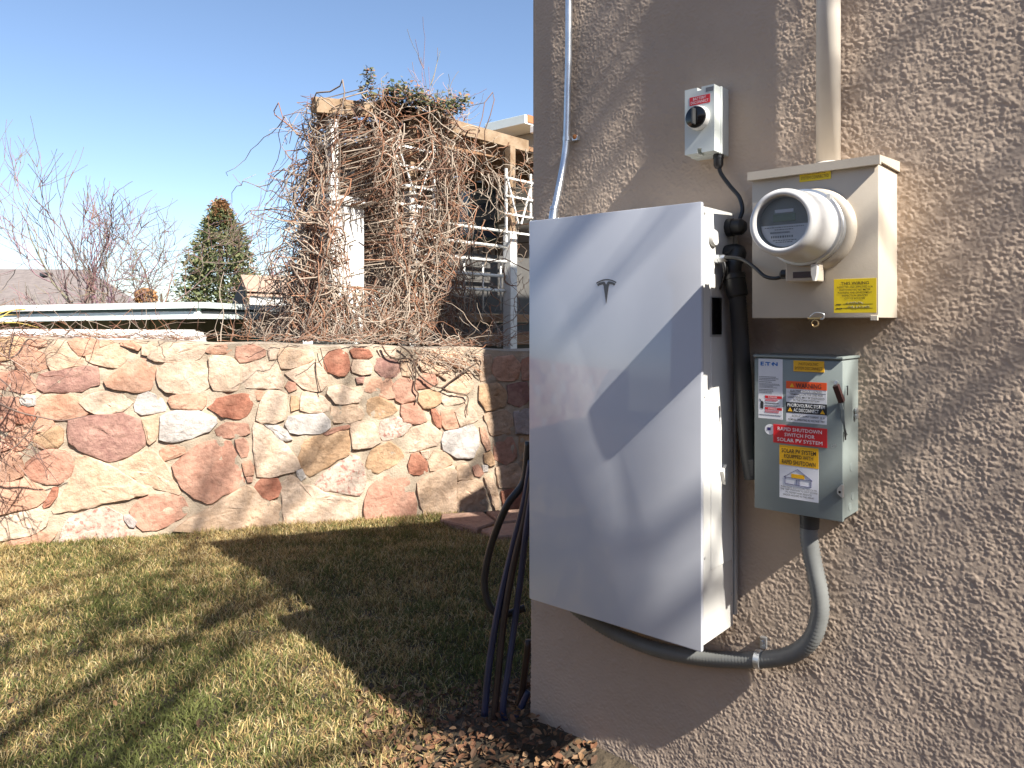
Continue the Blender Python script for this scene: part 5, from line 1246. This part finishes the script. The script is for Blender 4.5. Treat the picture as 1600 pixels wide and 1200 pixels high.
for k in range(2700):
    pts = rs_.choice(ends); p = rs_.choice(pts); L_ = rs_.uniform(0.12, 0.5)
    stem(tw, p.copy(), Vector((rs_.gauss(-0.1, 0.8), rs_.gauss(-0.25, 0.6), rs_.gauss(-0.1, 0.7))), L_, 6, rs_.uniform(0.0028, 0.0048), rs_, Vector((0, 0, -0.35)), 0.28, rs_.choice(TAN + [(0.28, 0.14, 0.085)]), 3, floor=1.22, fence=p.x < 4.25 and rs_.random() < 0.85)
for k in range(9):
    X_ = rs_.choice([3.1, 3.3, 3.5, 3.8, 4.0]) + rs_.gauss(0, 0.06); p = Vector((X_, 6.25 + rs_.gauss(0, 0.08), 0.9))
    stem(mt, p, Vector((rs_.gauss(0, 0.1), rs_.gauss(0, 0.05), 1)), rs_.uniform(1.6, 2.7), 18, rs_.uniform(0.013, 0.024), rs_, Vector((0, 0, 0.5)), 0.10, rs_.choice([(0.34, 0.27, 0.21), (0.28, 0.2, 0.15)]), 7, floor=0.9, fence=True)
# runners spilling along the wall top towards us
for k in range(150):
    u = rs_.uniform(1.7, 3.35); p = stone_pt(u, wtop(u) + 0.03, rs_.uniform(-0.6, -0.02))
    stem(mt, p, Vector((SU.x * rs_.gauss(0, 1), SU.y * rs_.gauss(0, 1), rs_.uniform(-0.1, 0.5))), rs_.uniform(0.15, 0.6), 9, rs_.uniform(0.002, 0.005), rs_, Vector((0, 0, -0.12)), 0.3, rs_.choice(TAN), 4, floor=wtop(u) + 0.012)
tag(mt.build("stems", M['vine'], vine, smooth=True), kind='stuff'); tag(tw.build("twigs", M['vine'], vine, smooth=True), kind='stuff')
# stems creeping over the front of the stone wall near the corner
def creep(pix, r, col, mb_):
    pts = []
    for x, y in pix:
        u, w = on_stone(x, y); pts.append(stone_pt(u, w, 0.04))
    mb_.tube(spline(pts, 6), r, 5, col=col)
cr = MB(); DK = (0.10, 0.07, 0.055); LT = (0.36, 0.27, 0.21)
creep([(596, 540), (604, 553), (616, 560), (640, 561), (648, 576), (655, 587), (672, 600), (688, 605), (702, 595), (722, 580), (740, 568)], 0.006, DK, cr)
creep([(620, 538), (636, 548), (645, 562), (648, 585), (646, 605), (652, 615), (648, 628)], 0.0055, DK, cr)
creep([(688, 605), (704, 612), (728, 618), (727, 640), (728, 648)], 0.004, DK, cr)
creep([(500, 543), (504, 560), (511, 578)], 0.003, DK, cr); creep([(493, 560), (494, 585), (501, 612)], 0.003, DK, cr)
for k in range(70):
    x = rs_.uniform(640, 745); y = rs_.uniform(536, 560); q = []
    dx, dy = rs_.gauss(6, 10), rs_.uniform(6, 16)
    for j in range(5): q.append((x, y)); x += dx + rs_.gauss(0, 4); y += dy * 0.6 + rs_.gauss(0, 3)
    creep([(min(x_, 752), y_) for x_, y_ in q], rs_.uniform(0.0012, 0.0026), rs_.choice(TAN), cr)
tag(cr.build("creeping_stems", M['vine'], vine, smooth=True), kind='stuff')
# evergreen clump riding on the pergola top
iv = MB()
for k in range(2600):
    f = rs_.random(); c = Vector((3.05 + 1.25 * f, 6.2 + rs_.gauss(0, 0.12), 3.74 + 0.16 * f + 0.05 * math.sin(7 * f) + rs_.gauss(0, 0.06)))
    if f < 0.08: c = Vector((2.95 + rs_.gauss(0, 0.03), 6.2 + rs_.gauss(0, 0.05), 3.66 + rs_.uniform(0, 0.34)))
    e = Vector((rs_.gauss(0, 1), rs_.gauss(0, 1), rs_.gauss(0, 1))).normalized(); o_ = e.orthogonal().normalized(); s = rs_.uniform(0.014, 0.034)
    iv.add([c - e * s, c + o_ * s * 0.7, c + e * s, c - o_ * s * 0.7], [(0, 1, 2, 3)], rs_.choice([(0.05, 0.065, 0.03), (0.10, 0.11, 0.045), (0.03, 0.04, 0.03), (0.20, 0.17, 0.08), (0.30, 0.15, 0.09)]))
ivs = MB()
for k in range(60):
    stem(ivs, Vector((rs_.uniform(3.0, 4.2), 6.2 + rs_.gauss(0, 0.1), 3.68)), Vector((rs_.gauss(0, 0.7), rs_.gauss(0, 0.3), 0.8)), rs_.uniform(0.1, 0.28), 6, 0.005, rs_, Vector((0, 0, 0)), 0.25, rs_.choice(TAN), 4)
ivo = empty("evergreen_creeper", (3.6, 6.2, 3.9), "dark green evergreen creeper mounded on top of the pergola", "creeper")
iv.build("leaves", M['leaf'], ivo); ivs.build("stems", M['vine'], ivo)

# bare shrub leaning in from the left edge
bs = MB(); rs_ = random.Random(91)
def branch_px(pts, r, col): 
    P = [dep(x, y, z) for x, y, z in pts]; bs.tube(spline(P, 6), [max(0.0015, r * (1 - 0.6 * k / (6 * (len(P) - 1)))) for k in range(6 * (len(P) - 1) + 1)], 6, col=col)
branch_px([(-60, 600, 4.1), (0, 631, 4.2), (30, 644, 4.25), (60, 651, 4.3), (95, 657, 4.35), (135, 650, 4.4)], 0.007, (0.16, 0.11, 0.09))
branch_px([(60, 651, 4.3), (48, 670, 4.28), (32, 690, 4.25), (16, 704, 4.2), (0, 720, 4.2)], 0.005, (0.14, 0.10, 0.08))
branch_px([(15, 560, 4.3), (28, 553, 4.35), (40, 534, 4.4), (48, 530, 4.4), (58, 538, 4.4)], 0.006, (0.10, 0.07, 0.06))
branch_px([(14, 560, 4.3), (16, 545, 4.3), (20, 530, 4.3), (24, 515, 4.3)], 0.005, (0.12, 0.09, 0.08))
branch_px([(-20, 540, 4.3), (14, 560, 4.3), (40, 578, 4.32), (52, 598, 4.35), (70, 602, 4.4)], 0.0045, (0.34, 0.25, 0.2))
branch_px([(0, 592, 4.3), (14, 604, 4.3), (22, 620, 4.32), (25, 634, 4.35)], 0.004, (0.12, 0.08, 0.07))
for k in range(120):
    x, y = rs_.gauss(10, 34), rs_.choice([rs_.gauss(585, 22), rs_.gauss(690, 16), rs_.gauss(545, 12)]); q = []
    dx, dy = rs_.gauss(8, 7), rs_.gauss(2, 8)
    for j in range(4): q.append((x, y, 4.32 + rs_.gauss(0, 0.03))); x += dx + rs_.gauss(0, 4); y += dy + rs_.gauss(0, 5)
    branch_px(q, rs_.uniform(0.0014, 0.003), rs_.choice([(0.13, 0.08, 0.07), (0.2, 0.11, 0.08), (0.30, 0.2, 0.16), (0.22, 0.09, 0.06)]))
bso = empty("bare_shrub", dep(-40, 860, 4.1), "bare twiggy shrub reaching in front of the stone wall at left", "shrub")
P0 = dep(-60, 600, 4.1); bs.tube([Vector((P0.x, P0.y, 0)), P0 + Vector((-0.05, 0, -0.4)), P0], [0.012, 0.01, 0.007], 6, col=(0.16, 0.11, 0.09))
bs.build("branches", M['bark'], bso, smooth=True)
# twigs lying along the wall top at left, with a few yellow canes
wt = MB()
for k in range(220):
    u = rs_.uniform(-1.2, 1.15); p = stone_pt(u, wtop(u) + 0.02, rs_.uniform(-0.25, -0.01))
    stem(wt, p, Vector((SU.x * rs_.choice([-1, 1]), SU.y * rs_.choice([-1, 1]), rs_.uniform(0, 0.35))), rs_.uniform(0.12, 0.45), 7, rs_.uniform(0.0016, 0.0034), rs_, Vector((0, 0, -0.05)), 0.24, rs_.choice(TAN + [(0.2, 0.1, 0.08)] * 3), 3, floor=wtop(u) + 0.012)
for x0, y0_, x1, y1_ in ((-20, 498, 40, 484), (-20, 504, 30, 492), (-10, 506, 60, 512), (0, 497, 38, 483)):
    a_, b2 = dep(x0, y0_, 4.9), dep(x1, y1_, 5.1); wt.tube(spline([a_, a_.lerp(b2, 0.5) + Vector((0, 0, 0.02)), b2], 4), 0.004, 5, col=(0.52, 0.38, 0.12))
for k in range(12):
    x = rs_.uniform(335, 480); P_ = dep(x, 533, 5.2); stem(wt, P_, Vector((rs_.gauss(0.3, 0.5), rs_.gauss(0, 0.4), rs_.uniform(0.2, 1.0))), rs_.uniform(0.15, 0.5), 8, rs_.uniform(0.002, 0.005), rs_, Vector((0, 0, -0.1)), 0.2, rs_.choice(TAN), 4)
wto = empty("twig_tangle", stone_pt(0.0, wtop(0), -0.1), "dry twigs and yellow canes lying along the stone wall top", "twigs")
wt.build("twigs", M['vine'], wto, smooth=True)
